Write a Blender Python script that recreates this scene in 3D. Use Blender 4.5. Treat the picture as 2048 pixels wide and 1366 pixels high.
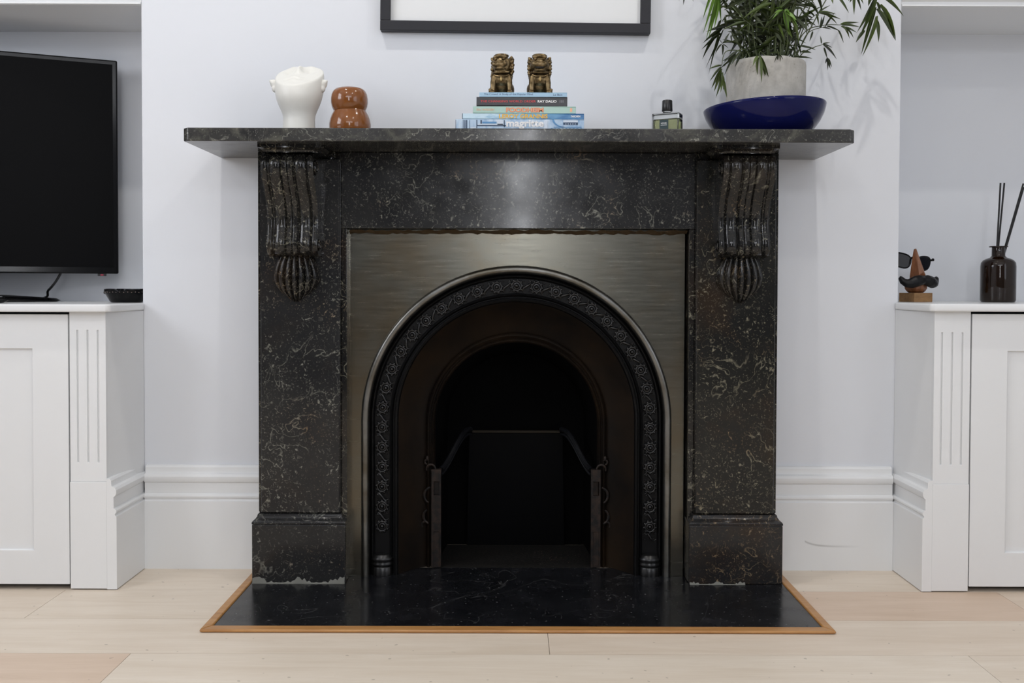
import bpy, bmesh, math, random
from math import sin, cos, pi, radians as R, sqrt
from mathutils import Vector, Matrix, Euler, Quaternion

random.seed(7)
for o in list(bpy.data.objects):
    bpy.data.objects.remove(o)
SC = bpy.context.scene
COL = SC.collection

# ------------------------------------------------------------------ camera
cd = bpy.data.cameras.new('camera')
cam = bpy.data.objects.new('camera', cd)
COL.objects.link(cam)
cam.location = (0, -2.527, 0.7475)
cam.rotation_euler = (R(90 - 1.28), R(-0.16), 0)
cd.sensor_width = 36
cd.lens = 36 * 1900 / 2048
cd.shift_x = -2 / 2048
cd.shift_y = -65 / 2048
cd.clip_start = 0.05
SC.camera = cam

# ------------------------------------------------------------------ world, lights, exposure
wd = bpy.data.worlds.new('world')
SC.world = wd
wd.use_nodes = True
wd.node_tree.nodes['Background'].inputs[0].default_value = (0.72, 0.82, 1.0, 1)
wd.node_tree.nodes['Background'].inputs[1].default_value = 1.5
SC.view_settings.view_transform = 'Standard'
SC.view_settings.look = 'None'
SC.view_settings.gamma = 1
SC.view_settings.use_curve_mapping = False
SC.view_settings.exposure = -0.61
SC.cycles.adaptive_threshold = 0.05
SC.cycles.max_bounces = 6
SC.cycles.diffuse_bounces = 3
SC.cycles.glossy_bounces = 3
SC.cycles.transmission_bounces = 6
SC.cycles.caustics_reflective = False
SC.cycles.caustics_refractive = False


def area(name, loc, rot, sx, sy, power, color):
    l = bpy.data.lights.new(name, 'AREA')
    l.shape = 'RECTANGLE'
    l.size, l.size_y, l.energy, l.color = sx, sy, power, color
    o = bpy.data.objects.new(name, l)
    o.location, o.rotation_euler = loc, rot
    COL.objects.link(o)
    return o


# daylight at the left and rear windows, plus two added fill lights
area('daylight_left_window', (-2.33, -1.65, 1.9), (0, R(-90), 0), 1.05, 1.05, 38, (0.95, 0.97, 1.0))
area('fill_light_right', (2.33, -3.1, 1.5), (0, R(90), 0), 1.6, 2.0, 24, (0.95, 0.97, 1.0))  # added fill from the right, no window known there
area('fill_light_transom', (0, -4.66, 2.33), (R(90), 0, 0), 2.9, 0.42, 38, (0.95, 0.97, 1.0))  # added high frontal fill, kept clear of the frieze reflections
area('daylight_rear_window', (0.06, -4.66, 1.37), (R(90), 0, 0), 0.20, 1.25, 24, (0.95, 0.97, 1.0))


# ------------------------------------------------------------------ mesh helper
class MB:
    def __init__(s):
        s.v, s.f = [], []

    def add(s, vs, fs):
        n = len(s.v)
        s.v += [tuple(p) for p in vs]
        s.f += [tuple(i + n for i in f) for f in fs]
        return s

    def box(s, x0, x1, y0, y1, z0, z1):
        return s.add([(x, y, z) for z in (z0, z1) for y in (y0, y1) for x in (x0, x1)],
                     [(0, 2, 3, 1), (4, 5, 7, 6), (0, 1, 5, 4), (2, 6, 7, 3), (0, 4, 6, 2), (1, 3, 7, 5)])

    def grid(s, fn, nu, nv, cu=False, cv=False):
        vs = [fn(i, j) for i in range(nu) for j in range(nv)]
        fs = []
        for i in range(nu if cu else nu - 1):
            for j in range(nv if cv else nv - 1):
                a, b = i, (i + 1) % nu
                c, d = j, (j + 1) % nv
                fs.append((a * nv + c, b * nv + c, b * nv + d, a * nv + d))
        return s.add(vs, fs)

    def lathe(s, prof, c=(0, 0, 0), n=40, sx=1, sy=1):
        m = len(prof)
        s.grid(lambda i, j: (c[0] + prof[j][0] * sx * cos(2 * pi * i / n), c[1] + prof[j][0] * sy * sin(2 * pi * i / n), c[2] + prof[j][1]), n, m, cu=True)
        base = len(s.v) - n * m
        if prof[0][0] > 1e-6:
            s.f.append(tuple(base + i * m for i in range(n)))
        if prof[-1][0] > 1e-6:
            s.f.append(tuple(base + i * m + m - 1 for i in range(n)))
        return s

    def tube(s, path, rad, n=8, cap=True):
        P = [Vector(p) for p in path]
        rad = rad if isinstance(rad, (list, tuple)) else [rad] * len(P)
        T = [(P[min(i + 1, len(P) - 1)] - P[max(i - 1, 0)]).normalized() for i in range(len(P))]
        up = Vector((0, 0, 1)) if abs(T[0].z) < .9 else Vector((1, 0, 0))
        N = T[0].cross(up).normalized()
        rings = []
        for i, p in enumerate(P):
            N = (N - T[i] * N.dot(T[i])).normalized()
            B = T[i].cross(N)
            rings.append([p + (N * cos(2 * pi * k / n) + B * sin(2 * pi * k / n)) * rad[i] for k in range(n)])
        base = len(s.v)
        s.grid(lambda i, j: rings[i][j], len(P), n, cv=True)
        if cap:
            s.f.append(tuple(base + k for k in range(n)))
            s.f.append(tuple(base + (len(P) - 1) * n + k for k in range(n)))
        return s

    def ell(s, c, r, rot=None, nu=14, nv=9):
        M = (Euler(rot).to_matrix() if rot else Matrix.Identity(3))
        r = r if isinstance(r, (list, tuple)) else (r, r, r)
        vs = [(0, 0, -1)]
        for j in range(1, nv):
            a = -pi / 2 + pi * j / nv
            vs += [(cos(a) * cos(2 * pi * i / nu), cos(a) * sin(2 * pi * i / nu), sin(a)) for i in range(nu)]
        vs.append((0, 0, 1))
        fs = [(0, 1 + (i + 1) % nu, 1 + i) for i in range(nu)]
        for j in range(nv - 2):
            for i in range(nu):
                a = 1 + j * nu
                fs.append((a + i, a + (i + 1) % nu, a + nu + (i + 1) % nu, a + nu + i))
        L = len(vs) - 1
        a = 1 + (nv - 2) * nu
        fs += [(a + i, a + (i + 1) % nu, L) for i in range(nu)]
        cv = Vector(c)
        return s.add([cv + M @ Vector((v[0] * r[0], v[1] * r[1], v[2] * r[2])) for v in vs], fs)

    def prism(s, poly, y0, y1):
        n = len(poly)
        return s.add([(x, y0, z) for x, z in poly] + [(x, y1, z) for x, z in poly],
                     [tuple(range(n)), tuple(range(2 * n - 1, n - 1, -1))] + [(i, (i + 1) % n, n + (i + 1) % n, n + i) for i in range(n)])

    def extr_x(s, prof, x0, x1):            # prof of (y, z), closed
        n = len(prof)
        return s.add([(x0, y, z) for y, z in prof] + [(x1, y, z) for y, z in prof],
                     [tuple(range(n)), tuple(range(2 * n - 1, n - 1, -1))] + [(i, (i + 1) % n, n + (i + 1) % n, n + i) for i in range(n)])

    def recess(s, xs, zs, y, depth, yb):
        # a slab front with recessed cells: depth(i, j) of the cell between xs[i..i+1], zs[j..j+1]
        nx, nz = len(xs) - 1, len(zs) - 1
        for i in range(nx):
            for j in range(nz):
                d = y + depth(i, j)
                s.add([(xs[i], d, zs[j]), (xs[i + 1], d, zs[j]), (xs[i + 1], d, zs[j + 1]), (xs[i], d, zs[j + 1])], [(0, 1, 2, 3)])
                if i < nx - 1 and depth(i, j) != depth(i + 1, j):
                    e = y + depth(i + 1, j)
                    x = xs[i + 1]
                    s.add([(x, d, zs[j]), (x, e, zs[j]), (x, e, zs[j + 1]), (x, d, zs[j + 1])], [(0, 1, 2, 3)])
                if j < nz - 1 and depth(i, j) != depth(i, j + 1):
                    e = y + depth(i, j + 1)
                    z = zs[j + 1]
                    s.add([(xs[i], d, z), (xs[i + 1], d, z), (xs[i + 1], e, z), (xs[i], e, z)], [(0, 1, 2, 3)])
        x0, x1, z0, z1 = xs[0], xs[-1], zs[0], zs[-1]
        s.add([(x0, y, z0), (x1, y, z0), (x1, y, z1), (x0, y, z1), (x0, yb, z0), (x1, yb, z0), (x1, yb, z1), (x0, yb, z1)],
              [(0, 4, 7, 3), (1, 2, 6, 5), (0, 1, 5, 4), (3, 7, 6, 2), (4, 5, 6, 7)])
        return s

    def mesh(s, name, mat=None, smooth=True, angle=40, recalc=True, merge=True):
        me = bpy.data.meshes.new(name)
        me.from_pydata(s.v, [], s.f)
        if recalc:
            bm = bmesh.new()
            bm.from_mesh(me)
            if merge:
                bmesh.ops.remove_doubles(bm, verts=bm.verts, dist=1e-6)
            bmesh.ops.recalc_face_normals(bm, faces=bm.faces)
            bm.to_mesh(me)
            bm.free()
        if smooth:
            for p in me.polygons:
                p.use_smooth = True
            me.set_sharp_from_angle(angle=R(angle))
        if mat:
            me.materials.append(mat)
        return me

    def build(s, name, mat, parent=None, loc=(0, 0, 0), smooth=True, bevel=0, sub=0, remesh=0, rot=(0, 0, 0), angle=40, seg=2):
        o = bpy.data.objects.new(name, s.mesh(name, mat, smooth, angle))
        COL.objects.link(o)
        o.location, o.rotation_euler = loc, rot
        if parent:
            o.parent = parent
        if remesh:
            m = o.modifiers.new('remesh', 'REMESH')
            m.mode = 'VOXEL'
            m.voxel_size = remesh
            m.use_smooth_shade = True
            sm = o.modifiers.new('smooth', 'SMOOTH')
            sm.factor, sm.iterations = .5, 2
        if bevel:
            m = o.modifiers.new('edge', 'BEVEL')
            m.width, m.segments, m.limit_method, m.angle_limit = bevel, seg, 'ANGLE', R(35)
        if sub:
            m = o.modifiers.new('sub', 'SUBSURF')
            m.levels = m.render_levels = sub
        return o


def tag(o, label=None, cat=None, group=None, kind=None):
    for k, v in (('label', label), ('category', cat), ('group', group), ('kind', kind)):
        if v:
            o[k] = v
    return o


def thing(name, label, cat, loc=(0, 0, 0), rz=0, group=None):
    o = bpy.data.objects.new(name, None)
    o.empty_display_size = .05
    COL.objects.link(o)
    o.location, o.rotation_euler = loc, (0, 0, rz)
    return tag(o, label, cat, group)


def struct(o):
    o['kind'] = 'structure'
    return o


# ------------------------------------------------------------------ materials
class NT:
    def __init__(s, name):
        s.m = bpy.data.materials.new(name)
        s.m.use_nodes = True
        s.t = s.m.node_tree
        s.b = s.t.nodes['Principled BSDF']

    def n(s, typ, ins=None, **kw):
        nd = s.t.nodes.new('ShaderNode' + typ)
        for k, v in kw.items():
            setattr(nd, k, v)
        for k, v in (ins or {}).items():
            s.put(nd.inputs[k], v)
        return nd

    def put(s, sock, v):
        if isinstance(v, bpy.types.NodeSocket):
            s.t.links.new(v, sock)
        else:
            if isinstance(v, tuple) and len(v) == 3 and sock.type == 'RGBA':
                v = v + (1,)
            sock.default_value = v

    def math(s, op, a, b=None, c=None, clamp=False):
        nd = s.n('Math', operation=op, use_clamp=clamp)
        for i, v in enumerate((a, b, c)):
            if v is not None:
                s.put(nd.inputs[i], v)
        return nd.outputs[0]

    def pos(s, kind='Object'):
        return s.n('TexCoord').outputs[kind] if kind != 'World' else s.n('NewGeometry').outputs['Position']

    def map(s, vec, scale=(1, 1, 1), loc=(0, 0, 0), rot=(0, 0, 0)):
        return s.n('Mapping', {'Vector': vec, 'Scale': scale, 'Location': loc, 'Rotation': rot}).outputs[0]

    def noise(s, vec, scale, detail=3, rough=.55, dist=0, color=False):
        nd = s.n('TexNoise', {'Vector': vec, 'Scale': scale, 'Detail': detail, 'Roughness': rough, 'Distortion': dist})
        return nd.outputs[1 if color else 0]

    def ramp(s, fac, stops):
        nd = s.n('ValToRGB', {'Fac': fac})
        e = nd.color_ramp.elements
        while len(e) < len(stops):
            e.new(.5)
        for k, (p, c) in enumerate(stops):
            e[k].position = p
            e[k].color = (c, c, c, 1) if isinstance(c, (int, float)) else tuple(c) + (1,)
        return nd.outputs[0]

    def mix(s, fac, a, b, blend='MIX'):
        nd = s.n('Mix', data_type='RGBA', blend_type=blend)
        s.put(nd.inputs[0], fac)
        s.put(nd.inputs[6], a)
        s.put(nd.inputs[7], b)
        return nd.outputs[2]

    def set(s, **kw):
        names = dict(col='Base Color', rough='Roughness', metal='Metallic', spec='Specular IOR Level', coat='Coat Weight', coatr='Coat Roughness',
                     trans='Transmission Weight', ior='IOR', emit='Emission Color', emits='Emission Strength', alpha='Alpha', sheen='Sheen Weight',
                     aniso='Anisotropic', sss='Subsurface Weight', normal='Normal')
        for k, v in kw.items():
            s.put(s.b.inputs[names[k]], v)
        return s.m

    def bump(s, h, strength=.3, dist=.002):
        s.put(s.b.inputs['Normal'], s.n('Bump', {'Height': h, 'Strength': strength, 'Distance': dist}).outputs[0])


def plain(name, col, rough=.5, **kw):
    return NT(name).set(col=col, rough=rough, **kw)


def paint(name, col, rough, grain=60, var=.03):
    t = NT(name)
    p = t.pos('World')
    n = t.noise(p, 3.0, 3)
    c2 = tuple(c * (1 - var) for c in col)
    t.bump(t.noise(p, grain * 6, 2), .08, .0006)
    return t.set(col=t.mix(n, col, c2), rough=rough)


def marble(name, base=(.0125, .0127, .014), base2=(.025, .0248, .0245), fleck=(.36, .36, .30), amount=.6, brown=.25, glow=1.0, vein=.5, cloud=0.0, gloss=1.0):
    t = NT(name)
    p = t.pos('World')
    w = t.n('VectorMath', {0: t.noise(p, 14, 3, .6, 0, True), 1: (.5, .5, .5)}, operation='SUBTRACT').outputs[0]
    q = t.n('VectorMath', {0: w, 1: (.05, .05, .05), 2: p}, operation='MULTIPLY_ADD').outputs[0]
    col = t.mix(t.ramp(t.noise(p, 7, 4, .6), [(.3, 0), (.7, 1)]), base, base2)
    bm_ = t.ramp(t.noise(t.map(p, loc=(3, 1, 2)), 4.5, 4, .65), [(.56 - .06 * brown, 0), (.72, 1)])
    col = t.mix(t.math('MULTIPLY', bm_, .75 * brown), col, (.040, .022, .010))
    if cloud:
        cl = t.ramp(t.noise(t.map(q, loc=(8, 8, 3)), 16, 5, .7, .6), [(.50, 0), (.72, 1)])
        col = t.mix(t.math('MULTIPLY', cl, cloud), col, (.13, .128, .105))
    dens = t.ramp(t.noise(t.map(p, loc=(1, 2, 9)), 11, 3, .6), [(.36, .08), (.60, 1)])
    # short curled fossil flecks, in two sizes
    a = None
    for sc_, loc_, wd_, al in ((50, (7, 2, 5), .030, .85), (96, (3, 6, 1), .040, .6)):
        n1 = t.noise(t.map(q, loc=loc_), sc_, 1.2, .5, .6)
        f1 = t.ramp(t.math('ABSOLUTE', t.math('SUBTRACT', n1, .5)), [(.006, 1), (wd_, 0)])
        g1 = t.ramp(t.noise(t.map(p, loc=loc_[::-1]), sc_ * 1.7, 1, .5), [(.62 - .10 * amount, 0), (.70 - .10 * amount, 1)])
        k = t.math('MULTIPLY', t.math('MULTIPLY', f1, t.math('MULTIPLY', g1, dens)), al)
        a = k if a is None else t.math('MAXIMUM', a, k)
    # pale blobs
    n2 = t.noise(t.map(q, loc=(1, 9, 4)), 75, 1, .5, 1.2)
    f2 = t.ramp(n2, [(.72 - .04 * amount, 0), (.79 - .04 * amount, 1)])
    a = t.math('MAXIMUM', a, t.math('MULTIPLY', f2, .7))
    # tiny specks
    n3 = t.noise(t.map(p, loc=(5, 5, 5)), 230, 1, .5)
    f3 = t.ramp(n3, [(.66, 0), (.78, 1)])
    a = t.math('MAXIMUM', a, t.math('MULTIPLY', f3, .5))
    # long thin veins
    n4 = t.noise(t.map(q, loc=(2, 2, 8)), 5 + 5 * vein, 3, .55, .8)
    f4 = t.ramp(t.math('ABSOLUTE', t.math('SUBTRACT', n4, .5)), [(.0012, 1), (.005 + .004 * vein, 0)])
    g4 = t.ramp(t.noise(t.map(p, loc=(4, 7, 1)), 6, 2), [(.52 - .08 * vein, 0), (.62 - .08 * vein, 1)])
    a = t.math('MAXIMUM', a, t.math('MULTIPLY', t.math('MULTIPLY', f4, g4), .7))
    # broken, grainy edges
    a = t.math('MULTIPLY', a, t.ramp(t.noise(p, 150, 3, .7), [(.32, .12), (.62, 1)]))
    fc = t.mix(t.ramp(t.noise(p, 9, 2), [(.60 - .15 * brown, 0), (.74 - .12 * brown, 1)]), fleck, (.36, .25, .14))
    col = t.mix(a, col, fc)
    t.bump(t.noise(p, 55, 3), .05, .002)
    t.set(coat=.10 * glow, coatr=.06)
    return t.set(col=col, rough=t.ramp(t.noise(p, 18, 3), [(.3, .13 * gloss), (.7, .22 * gloss)]), spec=.28)


def wood(name, c1, c2, scale=30, rough=.45, axis=(1, 12, 12), tone=False, space='World'):
    t = NT(name)
    p = t.pos(space)
    if tone:
        at = t.n('Attribute', attribute_type='OBJECT', attribute_name='tone')
        off = t.n('CombineXYZ', {0: t.math('MULTIPLY', at.outputs['Fac'], 31.0), 1: t.math('MULTIPLY', at.outputs['Fac'], 7.3), 2: 0.}).outputs[0]
        p = t.n('VectorMath', {0: p, 1: off}, operation='ADD').outputs[0]
    g = t.noise(t.map(p, scale=axis), scale / 10, 6, .62, .7)
    f = t.noise(t.map(p, scale=(axis[0] * 1.5, axis[1] * 6, axis[2] * 6)), scale / 4, 3, .6)
    col = t.mix(t.ramp(t.math('ADD', t.math('MULTIPLY', g, .7), t.math('MULTIPLY', f, .3)), [(.35, 0), (.66, 1)]), c1, c2)
    if tone:
        hue = t.n('Attribute', attribute_type='OBJECT', attribute_name='pink')
        col = t.mix(hue.outputs['Fac'], col, (.90, .79, .73), 'MULTIPLY')
        sp = t.ramp(t.noise(t.pos('World'), 55, 1, .5), [(.745, 0), (.76, 1)])
        col = t.mix(t.math('MULTIPLY', sp, .35), col, (.10, .06, .035))
    t.bump(f, .12, .001)
    return t.set(col=col, rough=rough)


M = {}
M['wall'] = paint('wall_paint', (.775, .795, .835), .62)
M['ceil'] = paint('ceiling_paint', (.86, .86, .86), .7)
M['white'] = paint('white_eggshell', (.84, .85, .855), .38, 20, .02)
t = NT('white_eggshell_scuffed')
p = t.n('SeparateXYZ', {0: t.pos('World')})
xx, zz = p.outputs[0], p.outputs[2]
curve = t.math('ADD', .064, t.math('MULTIPLY', .014, t.math('POWER', 2.718, t.math('MULTIPLY', t.math('SUBTRACT', .775, xx), 40.0))))
d = t.math('ABSOLUTE', t.math('SUBTRACT', zz, curve))
mk = t.ramp(d, [(.0008, 1), (.0022, 0)])
mk = t.math('MULTIPLY', mk, t.math('MULTIPLY', t.math('GREATER_THAN', xx, .775), t.ramp(xx, [(.82, .5), (.925, 0)])))
M['white_scuffed'] = t.set(col=t.mix(mk, (.83, .84, .845), (.25, .25, .24)), rough=.38)
M['counter'] = paint('white_satin_top', (.83, .84, .845), .25, 20, .01)
M['gap'] = plain('dark_gap', (.02, .02, .02), .8)
M['marble'] = marble('dark_fossil_marble')
M['marble_shelf'] = marble('shelf_marble', base=(.024, .024, .0255), base2=(.055, .054, .050), fleck=(.36, .36, .31), amount=.4, brown=.1, vein=1.0, cloud=.7)
M['marble_brown'] = marble('brown_veined_marble', base=(.007, .007, .0073), base2=(.016, .0155, .014), fleck=(.38, .36, .27), amount=.6, brown=.5, glow=2.5, gloss=.6)
M['hearth'] = None
t = NT('black_hearth_stone')
p = t.pos('World')
sp = t.ramp(t.noise(p, 160, 1, .5), [(.73, 0), (.77, 1)])
sp2 = t.ramp(t.noise(t.map(p, loc=(2, 2, 2)), 38, 2, .6, .8), [(.70, 0), (.78, 1)])
sc = t.ramp(t.math('ABSOLUTE', t.math('SUBTRACT', t.noise(p, 3.2, 3, .5, 1.2), .5)), [(.0008, 1), (.003, 0)])
c = t.mix(t.ramp(t.noise(p, 8, 3), [(.3, 0), (.7, 1)]), (.0045, .0048, .006), (.010, .0105, .0125))
c = t.mix(t.math('MULTIPLY', t.math('MAXIMUM', sp, t.math('MULTIPLY', sp2, .25)), .6), c, (.22, .22, .22))
c = t.mix(t.math('MULTIPLY', sc, .2), c, (.2, .2, .2))
M['hearth'] = t.set(col=c, rough=t.ramp(t.noise(p, 14, 4), [(.3, .14), (.75, .34)]))
M['floor'] = wood('pale_oak_floor', (.70, .60, .485), (.80, .715, .605), 26, .42, (1, 9, 9), tone=True)
M['trimwood'] = wood('orange_oak_trim', (.36, .165, .05), (.52, .27, .095), 40, .35, (2, 14, 14))
t = NT('polished_iron_plate')
p = t.pos('World')
st = t.noise(t.map(p, scale=(1.2, 1, 16)), 9, 4, .6)
ru = t.ramp(t.noise(p, 5, 4, .6), [(.45, 0), (.72, 1)])
c = t.mix(t.ramp(st, [(.3, 0), (.7, 1)]), (.118, .113, .093), (.142, .137, .115))
c = t.mix(t.math('MULTIPLY', ru, .55), c, (.125, .085, .04))
t.bump(st, .02, .0006)
M['plate'] = t.set(col=c, metal=.9, rough=t.ramp(st, [(.3, .22), (.7, .28)]))
t = NT('bright_steel_bead')
p = t.pos('World')
M['steel'] = t.set(col=t.mix(t.ramp(t.noise(p, 12, 4), [(.4, 0), (.7, 1)]), (.20, .20, .19), (.11, .10, .08)), metal=.95, rough=.32)
t = NT('brass_brown_bead')
t = NT('black_cast_iron')
p = t.pos('World')
t.bump(t.noise(p, 240, 3), .15, .0006)
M['iron'] = t.set(col=t.mix(t.noise(p, 20, 3), (.003, .003, .0034), (.007, .007, .007)), rough=.28, spec=.5)
t = NT('brown_scorched_iron')
p = t.pos('World')
M['splay'] = t.set(col=t.mix(t.ramp(t.noise(p, 6, 4, .6), [(.35, 0), (.7, 1)]), (.004, .003, .0025), (.017, .010, .005)), rough=.5, spec=.2)
t = NT('soot_black')
p = t.pos('World')
M['soot'] = t.set(col=t.mix(t.noise(p, 12, 3), (.0012, .0012, .0014), (.003, .003, .003)), rough=.9, spec=.05)
t = NT('rusty_bracket_iron')
p = t.pos('World')
M['rust'] = t.set(col=t.mix(t.ramp(t.noise(p, 60, 4, .65), [(.4, 0), (.7, 1)]), (.006, .005, .005), (.035, .021, .014)), rough=.6, spec=.3)
t = NT('ash_floor')
p = t.pos('World')
M['ash'] = t.set(col=t.mix(t.ramp(t.noise(p, 180, 3, .7), [(.45, 0), (.72, 1)]), (.006, .006, .006), (.024, .02, .016)), rough=.85, spec=.15)
M['mortar'] = plain('grey_mortar', (.17, .17, .15), .9)
M['black'] = plain('black_satin_plastic', (.006, .006, .007), .3)
M['bezel'] = plain('gloss_black_bezel', (.003, .003, .0035), .15, spec=.2)
M['screen'] = plain('television_screen', (.0022, .0022, .0026), .4, spec=.06)
M['frame'] = plain('charcoal_frame', (.020, .020, .025), .45, spec=.3)
M['mat'] = plain('white_picture_mat', (.80, .81, .81), .5)
M['ceramic'] = None
t = NT('white_handmade_ceramic')
p = t.pos('Object')
t.bump(t.noise(p, 60, 3), .25, .002)
M['ceramic'] = t.set(col=t.mix(t.noise(p, 25, 2), (.80, .795, .75), (.73, .72, .67)), rough=.42)
t = NT('caramel_gloss_glaze')
p = t.pos('Object')
M['caramel'] = t.set(col=t.mix(t.ramp(t.noise(p, 14, 3), [(.3, 0), (.7, 1)]), (.19, .060, .010), (.25, .082, .015)), rough=.14, coat=.3, coatr=.05)
t = NT('aged_bronze')
p = t.pos('Object')
M['bronze'] = t.set(col=t.mix(t.ramp(t.noise(p, 90, 3), [(.35, 0), (.7, 1)]), (.085, .058, .026), (.26, .19, .10)), metal=.9, rough=.33)
M['brass'] = plain('worn_brass', (.42, .31, .14), .3, metal=.9)
t = NT('rough_concrete')
p = t.pos('Object')
c = t.mix(t.ramp(t.noise(p, 22, 4, .65), [(.3, 0), (.7, 1)]), (.36, .345, .315), (.50, .485, .45))
pit = t.ramp(t.noise(t.map(p, scale=(1, 1, 1)), 170, 3, .7), [(.58, 0), (.7, 1)])
gate = t.ramp(t.noise(t.map(p, loc=(2, 2, 2)), 24, 2), [(.5, 0), (.62, 1)])
c = t.mix(t.math('MULTIPLY', t.math('MULTIPLY', pit, gate), .5), c, (.16, .13, .11))
t.bump(t.noise(p, 140, 4), .3, .0015)
M['concrete'] = t.set(col=c, rough=.85)
M['cobalt'] = plain('cobalt_gloss_glaze', (.005, .007, .065), .10, spec=.2)
M['soil'] = plain('dark_soil', (.012, .009, .007), .95)
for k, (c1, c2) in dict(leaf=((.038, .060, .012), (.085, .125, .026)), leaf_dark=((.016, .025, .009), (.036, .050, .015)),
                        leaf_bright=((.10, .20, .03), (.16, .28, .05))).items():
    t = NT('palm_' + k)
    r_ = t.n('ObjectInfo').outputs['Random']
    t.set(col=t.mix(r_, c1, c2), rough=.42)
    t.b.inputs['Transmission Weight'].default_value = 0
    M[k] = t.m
M['stem'] = plain('palm_cane', (.055, .075, .022), .5)
M['amber'] = plain('dark_amber_glass', (.020, .0085, .0035), .05, trans=.45, ior=1.45)
M['amber_fill'] = plain('dark_diffuser_oil', (.006, .003, .002), .2)
M['reed'] = plain('black_reed', (.006, .006, .007), .6)
M['nosewood'] = wood('carved_brown_wood', (.13, .045, .016), (.30, .115, .045), 60, .4, (10, 10, 2), space='Object')
M['blockwood'] = wood('tan_block_wood', (.20, .105, .04), (.38, .21, .085), 90, .5, (3, 12, 12), space='Object')
M['ebony'] = plain('black_carved_wood', (.005, .005, .006), .4, spec=.25)
M['lens'] = plain('dark_lens', (.012, .013, .017), .08, coat=.5)
M['glass'] = plain('clear_glass', (.96, .98, .97), .02, trans=1.0, ior=1.45)
M['liquid'] = plain('pale_green_liquid', (.80, .83, .42), .02, trans=.85, ior=1.2)
M['label'] = plain('dark_green_label', (.012, .035, .040), .45)
M['ink_white'] = plain('white_ink', (.82, .82, .82), .5)
M['ink_navy'] = plain('navy_ink', (.05, .09, .19), .5)
M['ink_red'] = plain('red_ink', (.55, .05, .055), .5)
M['ink_orange'] = plain('orange_ink', (.80, .19, .06), .5)
M['ink_peach'] = plain('peach_ink', (.85, .45, .28), .5)
M['ink_yellow'] = plain('yellow_ink', (.80, .46, .05), .5)
M['ink_grey'] = plain('grey_ink', (.30, .30, .33), .5)
M['pages'] = plain('book_pages', (.74, .71, .63), .8)
M['cover_sky'] = plain('light_blue_cover', (.34, .52, .68), .45)
M['cover_black'] = plain('black_cover', (.018, .018, .022), .35)
M['cover_mint'] = plain('mint_cover', (.40, .58, .52), .5)
t = NT('ocean_photo_cover')
p = t.pos('Object')
n_ = t.noise(t.map(p, scale=(1, 1, 3)), 34, 4, .6, .5)
gx = t.n('SeparateXYZ', {0: p}).outputs[0]
c = t.mix(t.ramp(t.math('ADD', t.math('MULTIPLY', gx, 4.2), n_), [(.2, (.50, .68, .80)), (.5, (.16, .38, .58)), (1.0, (.035, .16, .36))]), (.1, .3, .5), (.1, .3, .5))
c = t.ramp(t.math('ADD', t.math('MULTIPLY', gx, 3.0), n_), [(.22, (.52, .69, .80)), (.55, (.15, .37, .57)), (.95, (.03, .15, .36))])
M['cover_ocean'] = t.set(col=c, rough=.35)
t = NT('painted_sky_cover')
p = t.pos('Object')
n_ = t.noise(t.map(p, scale=(2, 1, 1)), 26, 3, .6, .6)
M['cover_paint'] = t.set(col=t.ramp(n_, [(.3, (.22, .38, .60)), (.5, (.42, .56, .72)), (.7, (.60, .70, .80))]), rough=.4)
M['print_navy'] = plain('print_navy', (.02, .05, .11), .45)
M['print_pale'] = plain('print_pale', (.62, .70, .80), .45)
M['print_blue'] = plain('print_blue', (.10, .27, .50), .45)
M['red_led'] = plain('red_badge', (.35, .02, .05), .4)
M['lamp'] = plain('downlight_lens', (.9, .9, .85), .4, emit=(1, .95, .86), emits=6)
M['metalw'] = plain('white_metal', (.8, .8, .8), .35)

t = NT('window_pane')
tr = t.n('BsdfTransparent', {'Color': (.99, .985, .99)})
gl = t.n('BsdfGlossy', {'Roughness': .02})
mx = t.n('MixShader', {0: .05, 1: tr.outputs[0], 2: gl.outputs[0]})
t.t.links.new(mx.outputs[0], t.t.nodes['Material Output'].inputs['Surface'])
M['pane'] = t.m

# ------------------------------------------------------------------ the room shell
BX0, BX1 = -.985, 1.025       # chimney breast edges
AY = .27                      # alcove depth
LX, RX, RY, CZ = -2.25, 2.25, -4.6, 2.75
C0 = .0125                    # fireplace centre line

base = struct(MB().box(LX - .1, RX + .1, RY - .1, AY + .1, -.06, -.014).build('floor', M['gap'], smooth=False))
unit = MB().box(0, 1, 0, 1, 0, 1).mesh('plank', M['floor'], smooth=False)
W = .203
joints = {0: [-.35, 1.62], 1: [-1.1, .0, 1.195], 2: [-1.55, .077, 1.75], 3: [-.777, .93], 4: [-1.4, .5], 5: [-.5, 1.2]}
special = {(1, 1): .1, (1, 2): 1.0, (1, 3): .6, (3, 0): .9, (0, 2): .4, (2, 1): .1, (2, 2): .25, (0, 1): .2}
prng = random.Random(3)
for r in range(23):
    y1 = 0.003 - r * W + (.0 if r else AY)
    y0 = 0.003 - (r + 1) * W
    js = joints.get(r) or [-1.9 + prng.random() * 1.5, .2 + prng.random() * 1.5]
    xs = [LX] + js + [RX]
    for k in range(len(xs) - 1):
        g = .0005
        o = bpy.data.objects.new('plank', unit)
        COL.objects.link(o)
        o.location = (xs[k] + g, y0 + g, -.013)
        o.scale = (xs[k + 1] - xs[k] - 2 * g, y1 - y0 - 2 * g, .013)
        o.parent = base
        o['tone'] = prng.random()
        o['pink'] = special.get((r, k), prng.random() * .25)

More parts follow.
